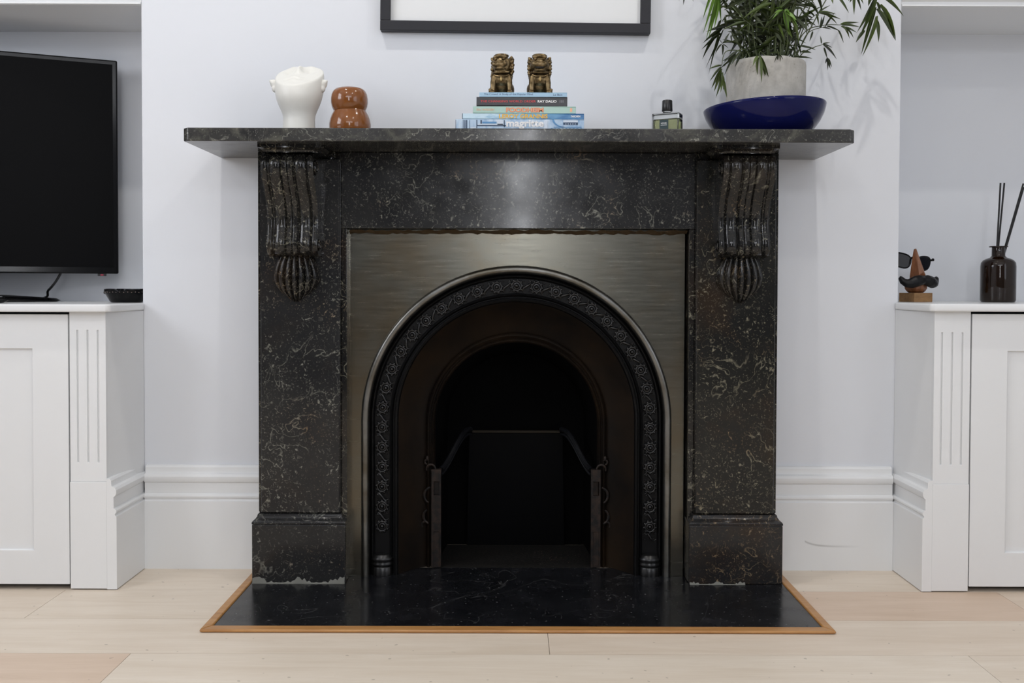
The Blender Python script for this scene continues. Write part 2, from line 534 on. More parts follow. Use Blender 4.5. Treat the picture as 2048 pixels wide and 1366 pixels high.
m = MB().prism([(BX0, 0), (-.44 + C0, 0), (-.44 + C0, .90), (.44 + C0, .90), (.44 + C0, 0), (BX1, 0), (BX1, CZ), (BX0, CZ)], 0, AY)
struct(m.build('wall_chimney_breast', M['wall'], smooth=False, bevel=.003))
struct(MB().box(LX - .1, RX + .1, AY, AY + .1, 0, CZ).build('wall_back', M['wall'], smooth=False))
struct(MB().box(LX - .1, RX + .1, RY - .1, AY + .1, CZ, CZ + .1).build('ceiling', M['ceil'], smooth=False))
# side and rear walls; the right and transom openings are added for fill
for nm, xa, xb, wy0, wy1, wz0, wz1 in (('wall_left', LX - .1, LX, -2.3, -1.0, 1.25, 2.55), ('wall_right', RX, RX + .1, -4.15, -2.05, .65, 2.35)):
    m = MB()
    m.box(xa, xb, RY, wy0, 0, CZ).box(xa, xb, wy1, AY, 0, CZ).box(xa, xb, wy0, wy1, 0, wz0).box(xa, xb, wy0, wy1, wz1, CZ)
    struct(m.build(nm, M['wall'], smooth=False))
m = MB()
m.box(LX, -1.5, RY - .1, RY, 0, CZ).box(1.5, RX, RY - .1, RY, 0, CZ).box(-1.5, 1.5, RY - .1, RY, 2.57, CZ)
m.box(-1.5, -.13, RY - .1, RY, 0, 2.09).box(.25, 1.5, RY - .1, RY, 0, 2.09).box(-.13, .25, RY - .1, RY, 0, .7).box(-.13, .25, RY - .1, RY, 2.03, 2.09)
struct(m.build('wall_rear', paint('fill_cutting_rear_paint', (.18, .19, .21), .7), smooth=False))  # unseen wall, darkened to cut fill and reflections in the dark stone


def window(name, x0, x1, z0, z1, loc, rz, bars):
    m = MB()
    w = .045
    m.box(x0, x0 + w, 0, .06, z0, z1).box(x1 - w, x1, 0, .06, z0, z1).box(x0 + w, x1 - w, 0, .06, z0, z0 + w).box(x0 + w, x1 - w, 0, .06, z1 - w, z1)
    zm = (z0 + z1) / 2
    m.box(x0 + w, x1 - w, .005, .055, zm - .02, zm + .02)
    for b in bars:
        m.box(b - .01, b + .01, .015, .045, z0 + w, zm - .02).box(b - .01, b + .01, .015, .045, zm + .02, z1 - w)
    o = struct(m.build(name, M['white'], loc=loc, rot=(0, 0, rz), smooth=False))
    zt = zm + .02
    for k, (za, zb) in enumerate(((z0 + w, zm - .02), (zt, z1 - w))):
        MB().box(x0 + w, x1 - w, .028, .032, za, zb).build('pane', M['pane'], o, smooth=False)
    return o


window('window_1', -.65, .65, 1.25, 2.55, (LX - .03, -1.65, 0), R(90), [0])
window('fill_window_right', -1.05, 1.05, .65, 2.35, (RX + .03, -3.1, 0), R(-90), [-.35, .35])  # unseen window added to carry the right fill light
window('window_3', -.19, .19, .7, 2.03, (.06, RY - .03, 0), R(180), [])
window('fill_window_transom', -1.5, 1.5, 2.09, 2.57, (0, RY - .03, 0), R(180), [-.5, .5])  # unseen transom added to carry the high fill light

# alcove bulkheads with a stepped moulding along their lower front edge
for i, (x0, x1) in enumerate(((LX, BX0), (BX1, RX))):
    m = MB()
    z = 1.4925
    m.box(x0, x1, .004, AY, z, CZ)
    m.extr_x([(.004, z + .001), (-.004, z + .001), (-.004, z + .005), (.001, z + .007), (.001, z + .013), (-.006, z + .017), (-.006, z + .03), (.004, z + .03)], x0, x1)
    struct(m.build('trim_%d' % (i + 1), M['white'], smooth=False))

# baseboards
BB = [(0, 0), (-.024, 0), (-.024, .180), (-.020, .183), (-.020, .186), (-.0235, .190), (-.0235, .194), (-.021, .198), (-.017, .200), (-.017, .228),
      (-.021, .231), (-.0235, .237), (-.0235, .245), (-.020, .251), (-.013, .254), (-.0115, .259), (-.0115, .268), (-.008, .273), (0, .274)]
bbm = {}
for nm, x0, x1 in (('baseboard_left', -.9755, -.645 + C0), ('baseboard_right', .658 + C0 - .004, 1.0085)):
    struct(MB().extr_x(BB, x0, x1).build(nm, M['white'] if 'left' in nm else M['white_scuffed'], angle=25))


# ------------------------------------------------------------------ alcove cupboards
def cupboard(name, label, s, xe, ztop):
    # s = +1: cupboard extends to -x (left alcove), side panel faces +x. xe = side panel plane
    def X(a, b):
        return sorted((xe - s * a, xe - s * b))
    t = thing(name, label, 'cupboard', (0, 0, 0))
    m = MB()
    far = (xe - LX - .003) if s > 0 else (RX - xe - .003)
    fy = -.2
    xa, xb = xe - s * .02, xe + s * .0170
    m.add([(px_, py_, pz_) for pz_ in (.003, ztop) for px_, py_ in ((xa, fy + .012), (xe, fy + .012), (xb - s * .0005, -.001), (xa, -.001))],
          [(0, 1, 2, 3), (4, 5, 6, 7), (0, 1, 5, 4), (1, 2, 6, 5), (2, 3, 7, 6), (3, 0, 4, 7)])
    m.build('side_panel', M['white'], t, smooth=False, bevel=.0012)
    m = MB()
    x = X(.021, far)
    m.box(x[0], x[1], fy + .025, AY - .003, .09, ztop - .002).box(x[0], x[1], fy + .07, AY - .003, .003, .09)
    m.build('carcass', M['gap'], t, smooth=False)
    # fluted pilaster
    x = X(0, .0885)
    w = x[1] - x[0]
    gx = [.019, .044, .069]
    xs = [x[0]]
    for g in gx:
        xs += [x[0] + g - .0021, x[0] + g + .0021]
    xs.append(x[1])
    MB().recess(xs, [.268, .315, .641, ztop], fy, lambda i, j: .004 if (i % 2 == 1 and j == 1) else 0, fy + .0245).build('fluted_pilaster', M['white'], t, smooth=False, bevel=.0008)
    x = X(-.0235, .0895)
    x2 = X(-.0005, .0895)
    m = MB()
    m.box(x2[0], x2[1], fy - .002, fy + .0245, .003, .2675)
    m.build('plinth_block', M['white'], t, smooth=False, bevel=.0012)
    # skirting return along the side panel
    pr = [(-y, z) for y, z in BB]
    n = len(pr)
    m = MB()
    ya, yb = fy - .002, -.0005
    V = [(xe + s * (d + .0006), ya, z + .002) for d, z in pr] + [(xe + s * (d + .0006), yb, z + .002) for d, z in pr]
    m.add(V, [tuple(range(n)), tuple(range(2 * n - 1, n - 1, -1))] + [(i, (i + 1) % n, n + (i + 1) % n, n + i) for i in range(n)])
    m.build('skirting_return', M['white'], t, angle=25)
    # two shaker doors
    a = .0925
    dw = (far - a) / 2 - .003
    for k in range(2):
        x = X(a + k * (dw + .004), a + k * (dw + .004) + dw)
        st = .088
        MB().recess([x[0], x[0] + st, x[1] - st, x[1]], [.014, .098, .595, ztop - .006], fy, lambda i, j: .007 if (i == 1 and j == 1) else 0, fy + .022).build('door', M['white'], t, smooth=False, bevel=.0012)
    return t


def countertop(name, label, s, xe, ztop, zt):
    far = (LX + .003) if s > 0 else (RX - .003)
    m = MB()
    e = xe + s * .019
    ww = BX0 - .002 if s > 0 else BX1 + .002
    c = .010
    poly = [(far, -.225), (e - s * c, -.225), (e, -.225 + c), (e, -.002), (ww, -.002), (ww, AY - .002), (far, AY - .002)]
    n = len(poly)
    m.add([(x, y, ztop) for x, y in poly] + [(x, y, zt) for x, y in poly],
          [tuple(range(n)), tuple(range(2 * n - 1, n - 1, -1))] + [(i, (i + 1) % n, n + (i + 1) % n, n + i) for i in range(n)])
    o = m.build(name, M['counter'], smooth=True, bevel=.0045, seg=3, angle=50)
    return tag(o, label, 'countertop')


ZL, ZR = .7045, .7115
cupboard('alcove_cupboard', 'white shaker cupboard with fluted pilaster under the television', 1, -.9985, ZL - .0195)
cupboard('alcove_cupboard', 'white shaker cupboard with fluted pilaster under the reed diffuser', -1, 1.0335, ZR - .0195)
countertop('countertop', 'white painted top the television stands on', 1, -.9985, ZL - .019, ZL)
countertop('countertop', 'white painted top carrying the reed diffuser and wooden nose', -1, 1.0335, ZR - .019, ZR)

# ------------------------------------------------------------------ hearth
HZ = .004
t = thing('hearth', 'black stone hearth slab edged with an orange oak strip on the floor', 'hearth', (C0, 0, 0))
MB().box(-.668, .668, -.463, -.02, .0004, HZ).build('slab', M['hearth'], t, smooth=False, bevel=.001)
m = MB()


def mitre(poly, h):      # rounded strip
    mm = MB()
    n = len(poly)
    mm.add([(x, y, .0004) for x, y in poly] + [(x, y, h) for x, y in poly], [tuple(range(n)), tuple(range(2 * n - 1, n - 1, -1))] + [(i, (i + 1) % n, n + (i + 1) % n, n + i) for i in range(n)])
    return mm


xi0, xi1, xo0, xo1, yi, yo = -.668, .668, -.6885, .6885, -.463, -.4905
for poly in ([(xo0, yo), (xo1, yo), (xi1, yi), (xi0, yi)], [(xo0, yo), (xi0, yi), (xi0, -.0255), (xo0, -.0255)], [(xo1, yo), (xi1, yi), (xi1, -.0255), (xo1, -.0255)]):
    mitre(poly, .0075).build('oak_strip', M['trimwood'], t, bevel=.003, seg=3)

# ------------------------------------------------------------------ marble chimneypiece
fp = thing('fireplace_surround', 'dark fossil marble fireplace surround with scrolled corbels and wide shelf', 'fireplace', (C0, 0, 0))
YJ, YF, YP = -.14, -.125, -.157
ZS0, ZS1 = 1.0885, 1.120
# mantel shelf
m = MB()
c = .012
pl = [(-.787, -.001), (-.787, -.300 + c), (-.787 + c, -.300), (.788 - c, -.300), (.788, -.300 + c), (.788, -.001)]
n = len(pl)
m.add([(x, y, ZS0) for x, y in pl] + [(x, y, ZS1) for x, y in pl], [tuple(range(n)), tuple(range(2 * n - 1, n - 1, -1))] + [(i, (i + 1) % n, n + (i + 1) % n, n + i) for i in range(n)])
m.build('mantel_shelf', M['marble_shelf'], fp, smooth=False, bevel=.003)
# frieze and inner slips
MB().box(-.447, .447, YF, -.06, .8965, ZS0 - .0003).build('frieze', M['marble'], fp, smooth=False, bevel=.002)
for s in (-1, 1):
    x = sorted((s * .4325, s * .4465))
    MB().box(x[0], x[1], YF, -.06, HZ, .896).build('inner_slip', M['marble_brown'], fp, smooth=False, bevel=.0015)
    # jamb: pilaster slab on a slightly wider backing slab
    x = sorted((s * .448, s * .648))
    mat = M['marble'] if s < 0 else marble('jamb_marble_warm', base=(.009, .0093, .009), base2=(.018, .0175, .015), fleck=(.38, .35, .25), amount=.5, brown=.7)
    xb = sorted((s * .447, s * .657))
    MB().box(xb[0], xb[1], YF, -.001, .176, ZS0 - .0003).build('jamb_backing', M['marble_brown'], fp, smooth=False, bevel=.002)
    MB().box(x[0], x[1], YJ, YF - .0002, .1765, 1.070).build('jamb', mat, fp, smooth=False, bevel=.003, seg=1)
    # plinth with moulded top
    x = sorted((s * .431, s * .6665))
    pm = marble('plinth_marble_%s' % ('a' if s < 0 else 'b'), amount=.35 if s < 0 else .5, brown=.1 if s < 0 else 1.0,
                fleck=(.27, .27, .23) if s < 0 else (.36, .28, .17))
    pl_ = MB().box(x[0], x[1], YP, -.001, HZ, .152).build('plinth', pm, fp, smooth=False, bevel=.003)
    prof = [(0, .1525), (0, .157), (-.002, .160), (-.007, .164), (-.011, .170), (-.0125, .176)]

    def ring(i, j, x=x):
        off, z = prof[i]
        o_ = -off
        x0, x1 = x[0] + o_, x[1] - o_
        return [(x0, -.001, z), (x0, YP + o_, z), (x1, YP + o_, z), (x1, -.001, z)][j]
    m = MB().grid(ring, len(prof), 4, cv=True)
    m.f.append((0, 1, 2, 3))
    b = len(m.v)
    m.f.append(tuple(b - 4 + k for k in range(4)))
    m.build('plinth_moulding', pm, fp, angle=60)
    # ragged mortar bead at the foot
    rg = random.Random(5 if s < 0 else 9)
    m = MB()
    nn = 40
    span = 1.0 if s < 0 else .6
    hs = [max(.002, .011 * rg.random() + .007 * sin(k * .35 + 1)) * (1 if s < 0 else .5) for k in range(nn)]
    xa = x[0] + .002
    dx = (x[1] - x[0] - .004) * span / (nn - 1)
    m.grid(lambda i, j: (xa + i * dx, YP - (.0042, .0036, .001)[j], HZ + (0, .2 * hs[i] + .0004, hs[i])[j]), nn, 3)
    m.grid(lambda i, j: (xa + i * dx, YP + .0005, HZ + (hs[i], 0)[j]), nn, 2)
    m.build('mortar_bead', M['mortar'], fp)
    # cap block under the shelf
    x = sorted((s * .475, s * .613))
    cp = [(0, 1.0705), (0, 1.074), (-.004, 1.078), (-.010, 1.081), (-.010, ZS0 - .0003)]

    def cap(i, j, x=x):
        off, z = cp[i]
        x0, x1 = x[0] + off, x[1] - off
        ci = .02
        P = [(x0, YF), (x0, -.245 + off), (x1, -.245 + off), (x1, YF)]
        if s < 0:
            P = [(x0, YF), (x0, -.245 + off), (x1 - ci, -.245 + off), (x1, -.245 + off + ci), (x1, YF)]
        else:
            P = [(x0, YF), (x0, -.245 + off + ci), (x0 + ci, -.245 + off), (x1, -.245 + off), (x1, YF)]
        return P[j] + (z,)
    m = MB().grid(cap, len(cp), 5, cv=True)
    m.f.append((0, 1, 2, 3, 4))
    b = len(m.v)
    m.f.append(tuple(b - 5 + k for k in range(5)))
    m.build('cap_moulding', M['marble_brown'], fp, angle=50)
    # scrolled corbel
    cx = s * .5555
    hw = .0625
    pf = [(1.0700, -.225), (1.066, -.236), (1.058, -.243), (1.045, -.2465), (1.030, -.245), (1.015, -.239), (1.0, -.229), (.985, -.217), (.965, -.203), (.945, -.193),
          (.925, -.187), (.905, -.1855), (.888, -.188), (.872, -.193), (.858, -.1965), (.846, -.1965), (.836, -.192), (.828, -.183), (.824, -.172), (.8235, -.158), (.826, -.146)]

    def rib(u):
        a = abs(u)
        if a < .05:
            return .0032 * (1 - a / .05)
        if a < .20:
            return .0
        if a < .28:
            return .0052 * (1 - abs(a - .24) / .04)
        if a < .68:
            return .0042 * ((a - .48) / .20) ** 2
        if a < .78:
            return .0042 + .0030 * (1 - abs(a - .73) / .05)
        return .0042 * max(0, 1 - (a - .78) / .03)
    NU = 81

    def cor(i, j):
        u = -1 + 2 * j / (NU - 1)
        z, y = pf[i]
        k = min(1, (abs(y) - .14) / .03)
        e = .0025 * max(0, (abs(u) - .93) / .07)
        return (cx + u * hw, min(y + (rib(u) + e) * k, YJ - .001), z)
    m = MB().grid(cor, len(pf), NU)
    for side in (0, NU - 1):     # side faces back to the jamb
        m.add([cor(i, side) for i in range(len(pf))] + [(cx + (-1 if side == 0 else 1) * hw, YJ - .0002, pf[i][0]) for i in range(len(pf))],
              [(i, i + 1, len(pf) + i + 1, len(pf) + i) for i in range(len(pf) - 1)])
    m.add([cor(0, j) for j in range(NU)] + [(cor(0, j)[0], YJ - .0002, 1.07) for j in range(NU)], [(j, j + 1, NU + j + 1, NU + j) for j in range(NU - 1)])
    cb = m.build('corbel', M['marble_brown'], fp, angle=50)
    # volute eyes on the corbel sides
    m = MB()
    for sd in (-1, 1):
        for zc, yc, rr in ((1.035, -.212, .022), (.850, -.172, .016)):
            pts = []
            for k in range(34):
                a = k / 33 * 3.6 * pi
                r_ = rr * (1 - k / 40)
                pts.append((cx + sd * (hw + .0012), yc + r_ * cos(a), zc + r_ * sin(a)))
            MB().tube(pts, .0022, 6).build('volute', M['marble_brown'], cb)
    # leaf pendant below the corbel
    NT_, NS = 26, 57

    def leaf(i, j):
        tt = i / (NT_ - 1)
        u = -1 + 2 * j / (NS - 1)
        L_ = .120
        wd_ = .042 + .018 * sin(min(1, tt / .5) * pi / 2)
        if tt > .5:
            wd_ *= sqrt(max(0, 1 - ((tt - .5) / .53) ** 2))
        lob = abs(cos(3.5 * pi * u))
        zz = .829 - tt * L_ * (1 - .16 * u * u * tt) + (.004 * (1 - lob) if tt > .8 else 0) * (tt - .8) / .2
        th = (.026 + .010 * sin(pi * tt)) * sqrt(max(0, 1 - tt ** 4)) * max(0, 1 - abs(u) ** 3.0) ** .6
        th *= .70 + .30 * lob
        return (cx + u * wd_, YJ - .0005 - th, zz)
    m = MB().grid(leaf, NT_, NS)
    m.build('leaf_pendant', M['marble_brown'], fp, angle=60)
# rusty packing along the head of the opening
m = MB()
rg = random.Random(2)
m.grid(lambda i, j: (-.43 + .86 * i / 79, -.118 + .012 * j + .003 * rg.random(), .8955 - .004 * j - .005 * rg.random()), 80, 3)
m.build('packing_strip', plain('brown_packing', (.055, .033, .012), .7), fp, smooth=False)

# ------------------------------------------------------------------ cast iron arched insert
ins = thing('fireplace_insert', 'arched cast iron fireplace insert with a ring of rosettes inside the marble surround', 'fireplace insert', (C0 - .003, 0, 0))
NA = 48


def arch(prof, closed=False):
    # prof: (R, Y, zc); runs up the left leg, over the arch, down the right leg to z = HZ
    pts = []
    for k in range(7):
        pts.append(('L', k / 6))
    for k in range(1, NA):
        pts.append(('A', pi - pi * k / NA))
    for k in range(7):
        pts.append(('R', 1 - k / 6))
    m = MB()

    def fn(i, j):
        a, v = pts[i]
        r_, y, zc = prof[j]
        if a == 'A':
            return (r_ * cos(v), y, zc + r_ * sin(v))
        return ((-r_ if a == 'L' else r_), y, HZ + .0002 + (zc - HZ) * v)
    return m.grid(fn, len(pts), len(prof), cv=closed)


ZC = .406
PX, PZ = .4305, .896
# flat plate with arched hole
RO = .3985
m = MB()
outer, inner = [], []
ang = [pi - pi * k / NA for k in range(NA + 1)]
leg = [HZ + .0002, .1, .2, .3]
for z in leg:
    inner.append((-RO, z)); outer.append((-PX, z))
for a in ang:
    inner.append((RO * cos(a), ZC + RO * sin(a)))
    dx, dz = cos(a), sin(a)
    k1 = PX / abs(dx) if abs(dx) > 1e-6 else 9
    k2 = (PZ - ZC) / dz if dz > 1e-6 else 9
    k = min(k1, k2)
    outer.append((k * dx, ZC + k * dz))
for z in reversed(leg):
    inner.append((RO, z)); outer.append((PX, z))
m.grid(lambda i, j: ((inner, outer)[j][i][0], -.088, (inner, outer)[j][i][1]), len(inner), 2)
a0 = math.atan2(PZ - ZC, PX)
for sg in (-1, 1):      # fill plate corners
    ks = [k for k, a in enumerate(ang)]
    pa = [outer[4 + k] for k in ks if (abs(outer[4 + k][0]) > PX - 1e-6 or abs(outer[4 + k][1] - PZ) < 1e-6)]
    up = [p_ for p_ in pa if p_[0] * sg > 0 and abs(p_[1] - PZ) < 1e-6]
    sd = [p_ for p_ in pa if p_[0] * sg > 0 and abs(abs(p_[0]) - PX) < 1e-6 and p_[1] < PZ - 1e-6]
    u_ = max(up, key=lambda p_: abs(p_[0]))
    d_ = max(sd, key=lambda p_: p_[1])
    m.add([(u_[0], -.088, u_[1]), (sg * PX, -.088, PZ), (d_[0], -.088, d_[1])], [(0, 1, 2)])
pl = m.build('face_plate', M['plate'], ins, smooth=False)
sm_ = pl.modifiers.new('thick', 'SOLIDIFY')
sm_.thickness = .006
sm_.offset = 0
# bright bead
pr = []
for k in range(11):
    a = pi * k / 10
    pr.append((.3885 + .0105 * cos(a), -.090 - .013 * sin(a), ZC))
arch(pr).build('steel_bead', M['steel'], ins, angle=60)
pr = [(.379, -.090, ZC), (.376, -.080, ZC), (.374, -.085, ZC), (.3715, -.087, ZC), (.369, -.085, ZC), (.367, -.078, ZC), (.365, -.076, ZC), (.3275, -.076, ZC),
      (.326, -.082, ZC), (.323, -.085, ZC), (.320, -.082, ZC), (.3185, -.076, ZC), (.3165, -.076, ZC), (.315, -.086, ZC), (.311, -.090, ZC), (.307, -.087, ZC), (.3045, -.078, ZC)]
arch(pr).build('rosette_band', plain('matt_black_iron', (.0035, .0035, .0038), .45, spec=.18), ins, angle=35)
# dentil beads along the outer edge of the band
pr = [(.3045, -.078, ZC), (.296, -.068, .405), (.280, -.048, .402), (.262, -.028, .397), (.245, -.012, .392), (.238, -.006, .390)]
arch(pr).build('splay', M['splay'], ins, angle=60)
pr = [(.238, -.006, .390), (.2365, -.014, .389), (.233, -.017, .388), (.2295, -.014, .388), (.228, -.007, .387), (.2255, -.006, .387), (.224, -.012, .386), (.2215, -.014, .386),
      (.219, -.011, .385), (.2175, -.004, .385), (.2165, .015, .384)]
arch(pr).build('inner_bead', M['splay'], ins, angle=50)
arch([(.2165, .015, .384), (.212, .06, .38), (.205, .12, .37), (.197, .215, .36)]).build('firebox_lining', M['soot'], ins, angle=60)
MB().box(-.2, .2, .212, .222, HZ, .58).build('fireback', M['soot'], ins, smooth=False)
m = MB()
m.add([(-.142, .200, HZ + .001), (.142, .200, HZ + .001), (.134, .17, .335), (-.134, .17, .335), (-.142, .211, HZ + .001), (.142, .211, HZ + .001), (.134, .211, .335), (-.134, .211, .335)],
      [(0, 1, 2, 3), (4, 7, 6, 5), (3, 2, 6, 7), (0, 3, 7, 4), (1, 5, 6, 2)])
m.build('back_plate', plain('dull_black_plate', (.0016, .0017, .0021), .6, spec=.08), ins, smooth=False, bevel=.002)
MB().box(-.125, .125, .164, .170, .335, .342).build('damper_rail', plain('dark_brass_rail', (.014, .010, .005), .6, spec=.2), ins, smooth=False, bevel=.001)
MB().box(-.214, .214, -.02, .2, HZ - .0025, HZ + .0012).build('firebox_floor', M['ash'], ins, smooth=False)
m = MB()      # loose soot crumbs
rg = random.Random(4)
for k in range(150):
    x, y, r_ = rg.gauss(.09, .035), rg.gauss(.07, .03), .0008 + .0016 * rg.random()
    if y < .15:
        m.ell((x, y, HZ + .0015), (r_, r_, r_ * .8), nu=5, nv=3)
tag(m.build('soot_crumbs', M['rust'], ins), kind='stuff')
# rosettes along the band, sharing mesh data
m = MB()
RR = .0148
m.lathe([(0, .0095), (.0022, .0088), (.0036, .0066), (.0038, .0030), (.0046, .0018), (.0072, .0018), (.0082, .0050), (.0098, .0072), (.0112, .0072), (.0124, .0052), (.0130, .0010)], n=22)
for k in range(9):
    a = 2 * pi * k / 9
    m.ell((.0128 * cos(a), .0128 * sin(a), .0028), (.0030, .0036, .0034), (0, 0, a), 7, 5)
m.v = [(x * 1.18, y * 1.18, z * 1.1) for x, y, z in m.v]
ros_me = m.mesh('rosette', M['iron'], angle=60)
m = MB()
pts = []
for k in range(15):
    u = -1 + 2 * k / 14
    pts.append((u * .0065 + .006 * sin(pi * u), u * .0165, .0032 + .0022 * (1 - u * u)))
m.tube(pts, [.0011 + .0022 * (1 - abs(-1 + 2 * k / 14) ** 1.5) for k in range(15)], 6)
for sg in (-1, 1):
    c_ = (sg * .0085, sg * .0105)
    m.tube([(c_[0] + .0034 * cos(a / 10 * 2 * pi), c_[1] + .0034 * sin(a / 10 * 2 * pi), .0032) for a in range(9)], .0012, 5)
    m.ell((sg * -.0075, sg * .0125, .003), .0019, nu=6, nv=4)
scr_me = m.mesh('scroll_leaf', M['iron'], angle=60)
RC = .3465
seglen = .0513
half = pi * RC / 2
tot = half + (ZC - .085)
k = -int(tot / seglen)


def on_band(sv):
    if abs(sv) <= half:
        a = pi / 2 - sv / RC
        return (RC * cos(a), -.0765, ZC + RC * sin(a)), -(sv / RC)
    sg = 1 if sv > 0 else -1
    return (sg * RC, -.0765, ZC - (abs(sv) - half)), -sg * pi / 2


for k in range(-int(tot / seglen), int(tot / seglen) + 1):
    for kind, me, off in (('rosette', ros_me, 0), ('scroll_leaf', scr_me, .5)):
        sv = (k + off) * seglen
        if abs(sv) > tot:
            continue
        p_, a = on_band(sv)
        o = bpy.data.objects.new(kind, me)
        COL.objects.link(o)
        o.parent = ins
        o.location = p_
        # local z faces the room (-Y); local x runs along the band
        o.matrix_local = Matrix.Translation(p_) @ Matrix.Rotation(-a, 4, 'Y') @ Matrix.Rotation(R(90), 4, 'X')
for s in (-1, 1):
    m = MB().lathe([(.0265, 0), (.0265, .020), (.0245, .022), (.0285, .026), (.029, .030), (.027, .033), (.0265, .036), (.029, .040), (.0285, .044), (.025, .047), (.0225, .052), (.019, .054), (0, .055)], n=24, sy=.8)
    m.build('band_foot', M['iron'], ins, loc=(s * .3465, -.078, HZ + .0002), angle=50)
    # hook brackets with scrolled ears
    xa, xb = .199, .224
    xs = sorted((s * xa, s * xb))
    xm = (xs[0] + .004, xs[1] - .004)
    zs = [.03, .075, .11, .193, .236, .262]
    m = MB().recess([xs[0], xm[0] + .002, xm[1], xs[1]], [HZ + .002, .10, .197, .234, .266], -.022, lambda i, j: .012 if (i == 1 and j == 2) else (.0015 if j == 0 and i == 1 else 0), -.003)
    br = m.build('grate_bracket', M['rust'], ins, smooth=False, bevel=.001)
    def arc(c, r_, a0, a1, w):
        MB().tube([(s * (c[0] + r_ * cos(R(a0 + (a1 - a0) * k / 10))), -.016, c[1] + r_ * sin(R(a0 + (a1 - a0) * k / 10))) for k in range(11)], [w * (1 - .4 * abs(k - 5) / 5) for k in range(11)], 6).build('scroll', M['rust'], br)
    arc((.226, .266), .012, 190, -20, .0035)
    arc((.236, .285), .006, -90, 130, .003)
    arc((.222, .196), .022, 75, -60, .0042)
    arc((.226, .140), .020, 60, -70, .0042)
    arc((.240, .116), .010, 120, -30, .0034)
    MB().ell((s * .236, -.016, .295), (.004, .004, .007)).build('finial', M['rust'], br)
    # curved cheek rail running to the back plate
    pts = []
    for k in range(19):
        u = k / 18
        pts.append((s * (.200 - .072 * u), .0 + .15 * u, .262 + .012 * sin(pi * u) + .085 * (3 * u * u - 2 * u ** 3)))
    m = MB().tube(pts, .0075, 8)
    m.tube([(x, y - .004, z - .013) for x, y, z in pts], .0045, 6)
    m.build('cheek_rail', plain('dark_blue_iron', (.006, .0065, .008), .4, spec=.4), ins)

# ------------------------------------------------------------------ picture above the mantel
t = thing('picture_frame', 'thin charcoal picture frame with white mat hanging above the mantel', 'picture frame', (.004, -.0005, 1.4175))
t.rotation_euler = (0, R(.58), 0)
fw, fh, fb = .354, .56, .026
for x0, x1, z0, z1 in ((-fw, fw, 0, fb), (-fw, fw, fh - fb, fh), (-fw, -fw + fb, fb, fh - fb), (fw - fb, fw, fb, fh - fb)):
    MB().box(x0, x1, -.025, 0, z0, z1).build('frame_rail', M['frame'], t, smooth=False, bevel=.0015)
MB().box(-fw + fb, fw - fb, -.010, -.002, fb, fh - fb).build('mat_board', M['mat'], t, smooth=False)

# ------------------------------------------------------------------ television
TZ = ZL
TV = thing('television', 'large black flat television standing angled in the alcove', 'television', (-1.627, -.002, TZ + .0002), R(22.5))
hw, z0, z1 = .535, .0795, .686
MB().box(-hw, hw, -.012, .022, z0, z1).build('case', M['bezel'], TV, smooth=False, bevel=.004)
MB().box(-hw + .013, hw - .013, -.0132, -.0118, z0 + .018, z1 - .013).build('screen', M['screen'], TV, smooth=False)
m = MB()
m.lathe([(.29, 0), (.30, .003), (.29, .010), (.2, .019), (.06, .024), (0, .025)], n=48, sx=1.28, sy=.30)
m.build('stand_base', M['bezel'], TV, loc=(0, .03, 0), angle=50)
MB().box(-.06, .06, .024, .05, .02, .2).build('stand_neck', M['black'], TV, smooth=False, bevel=.004)
MB().box(.480, .503, -.008, .008, z0 - .0065, z0 + .001).build('badge_lug', M['black'], TV, smooth=False, bevel=.001)
MB().box(.4875, .4955, -.0095, -.0078, z0 - .0055, z0 - .0015).build('red_badge', M['red_led'], TV, smooth=False)
m = MB()
cp_ = [Vector((.392, .03, z0 + .02)), Vector((.372, .035, .06)), Vector((.350, .05, .032)), Vector((.32, .085, .0065)), Vector((.1, .12, .0065)), Vector((-.1, .13, .0065))]
pts = []
for i in range(len(cp_) - 1):
    p0, p1, p2, p3 = cp_[max(i - 1, 0)], cp_[i], cp_[i + 1], cp_[min(i + 2, len(cp_) - 1)]
    for k in range(6):
        u = k / 6
        pts.append(.5 * ((2 * p1) + (p2 - p0) * u + (2 * p0 - 5 * p1 + 4 * p2 - p3) * u * u + (3 * p1 - p0 - 3 * p2 + p3) * u ** 3))
m.tube(pts, .0035, 8)
m.build('power_cable', M['black'], TV)

# remote control, only its end is in view
t = thing('remote_control', 'small black remote control lying before the television stand', 'remote control', (-1.335, -.165, ZL + .0003), R(12))
MB().grid(lambda i, j: (-.075 + .15 * i / 12, .02 * cos(2 * pi * j / 16) * min(1, (1 - abs(-1 + i / 6) ** 6) ** .5 + .05), .0085 + .008 * sin(2 * pi * j / 16) * min(1, (1 - abs(-1 + i / 6) ** 6) ** .5 + .05)), 13, 16, cv=True).build('casing', M['bezel'], t)
for k in range(4):
    MB().lathe([(.004, 0), (.004, .001), (.003, .0018), (0, .002)], n=12).build('button', plain('grey_button', (.25, .25, .26), .3), t, loc=(-.04 + .032 * k, 0, .0160))

# black glass ashtray at the corner of the countertop
t = thing('ashtray', 'glossy black round ashtray with notched rim on the countertop corner', 'ashtray', (-1.053, .062, ZL + .0002))
na = 72


def ash(i, j):
    a = 2 * pi * i / na
    pr_ = [(0, 0), (.038, 0), (.042, .002), (.053, .022), (.0575, .030), (.0570, .036), (.052, .0372), (.049, .033), (.043, .012), (.036, .007), (0, .006)]
    r_, z = pr_[j]
    notch = 0
    if 4 <= j <= 7:
        d = min(abs(((a - q + pi) % (2 * pi)) - pi) for q in (R(-90), R(-20), R(-160), R(90), R(30), R(150)))
        notch = .006 * max(0, 1 - (d / .13) ** 2)
    return (r_ * cos(a), r_ * sin(a), z - notch)


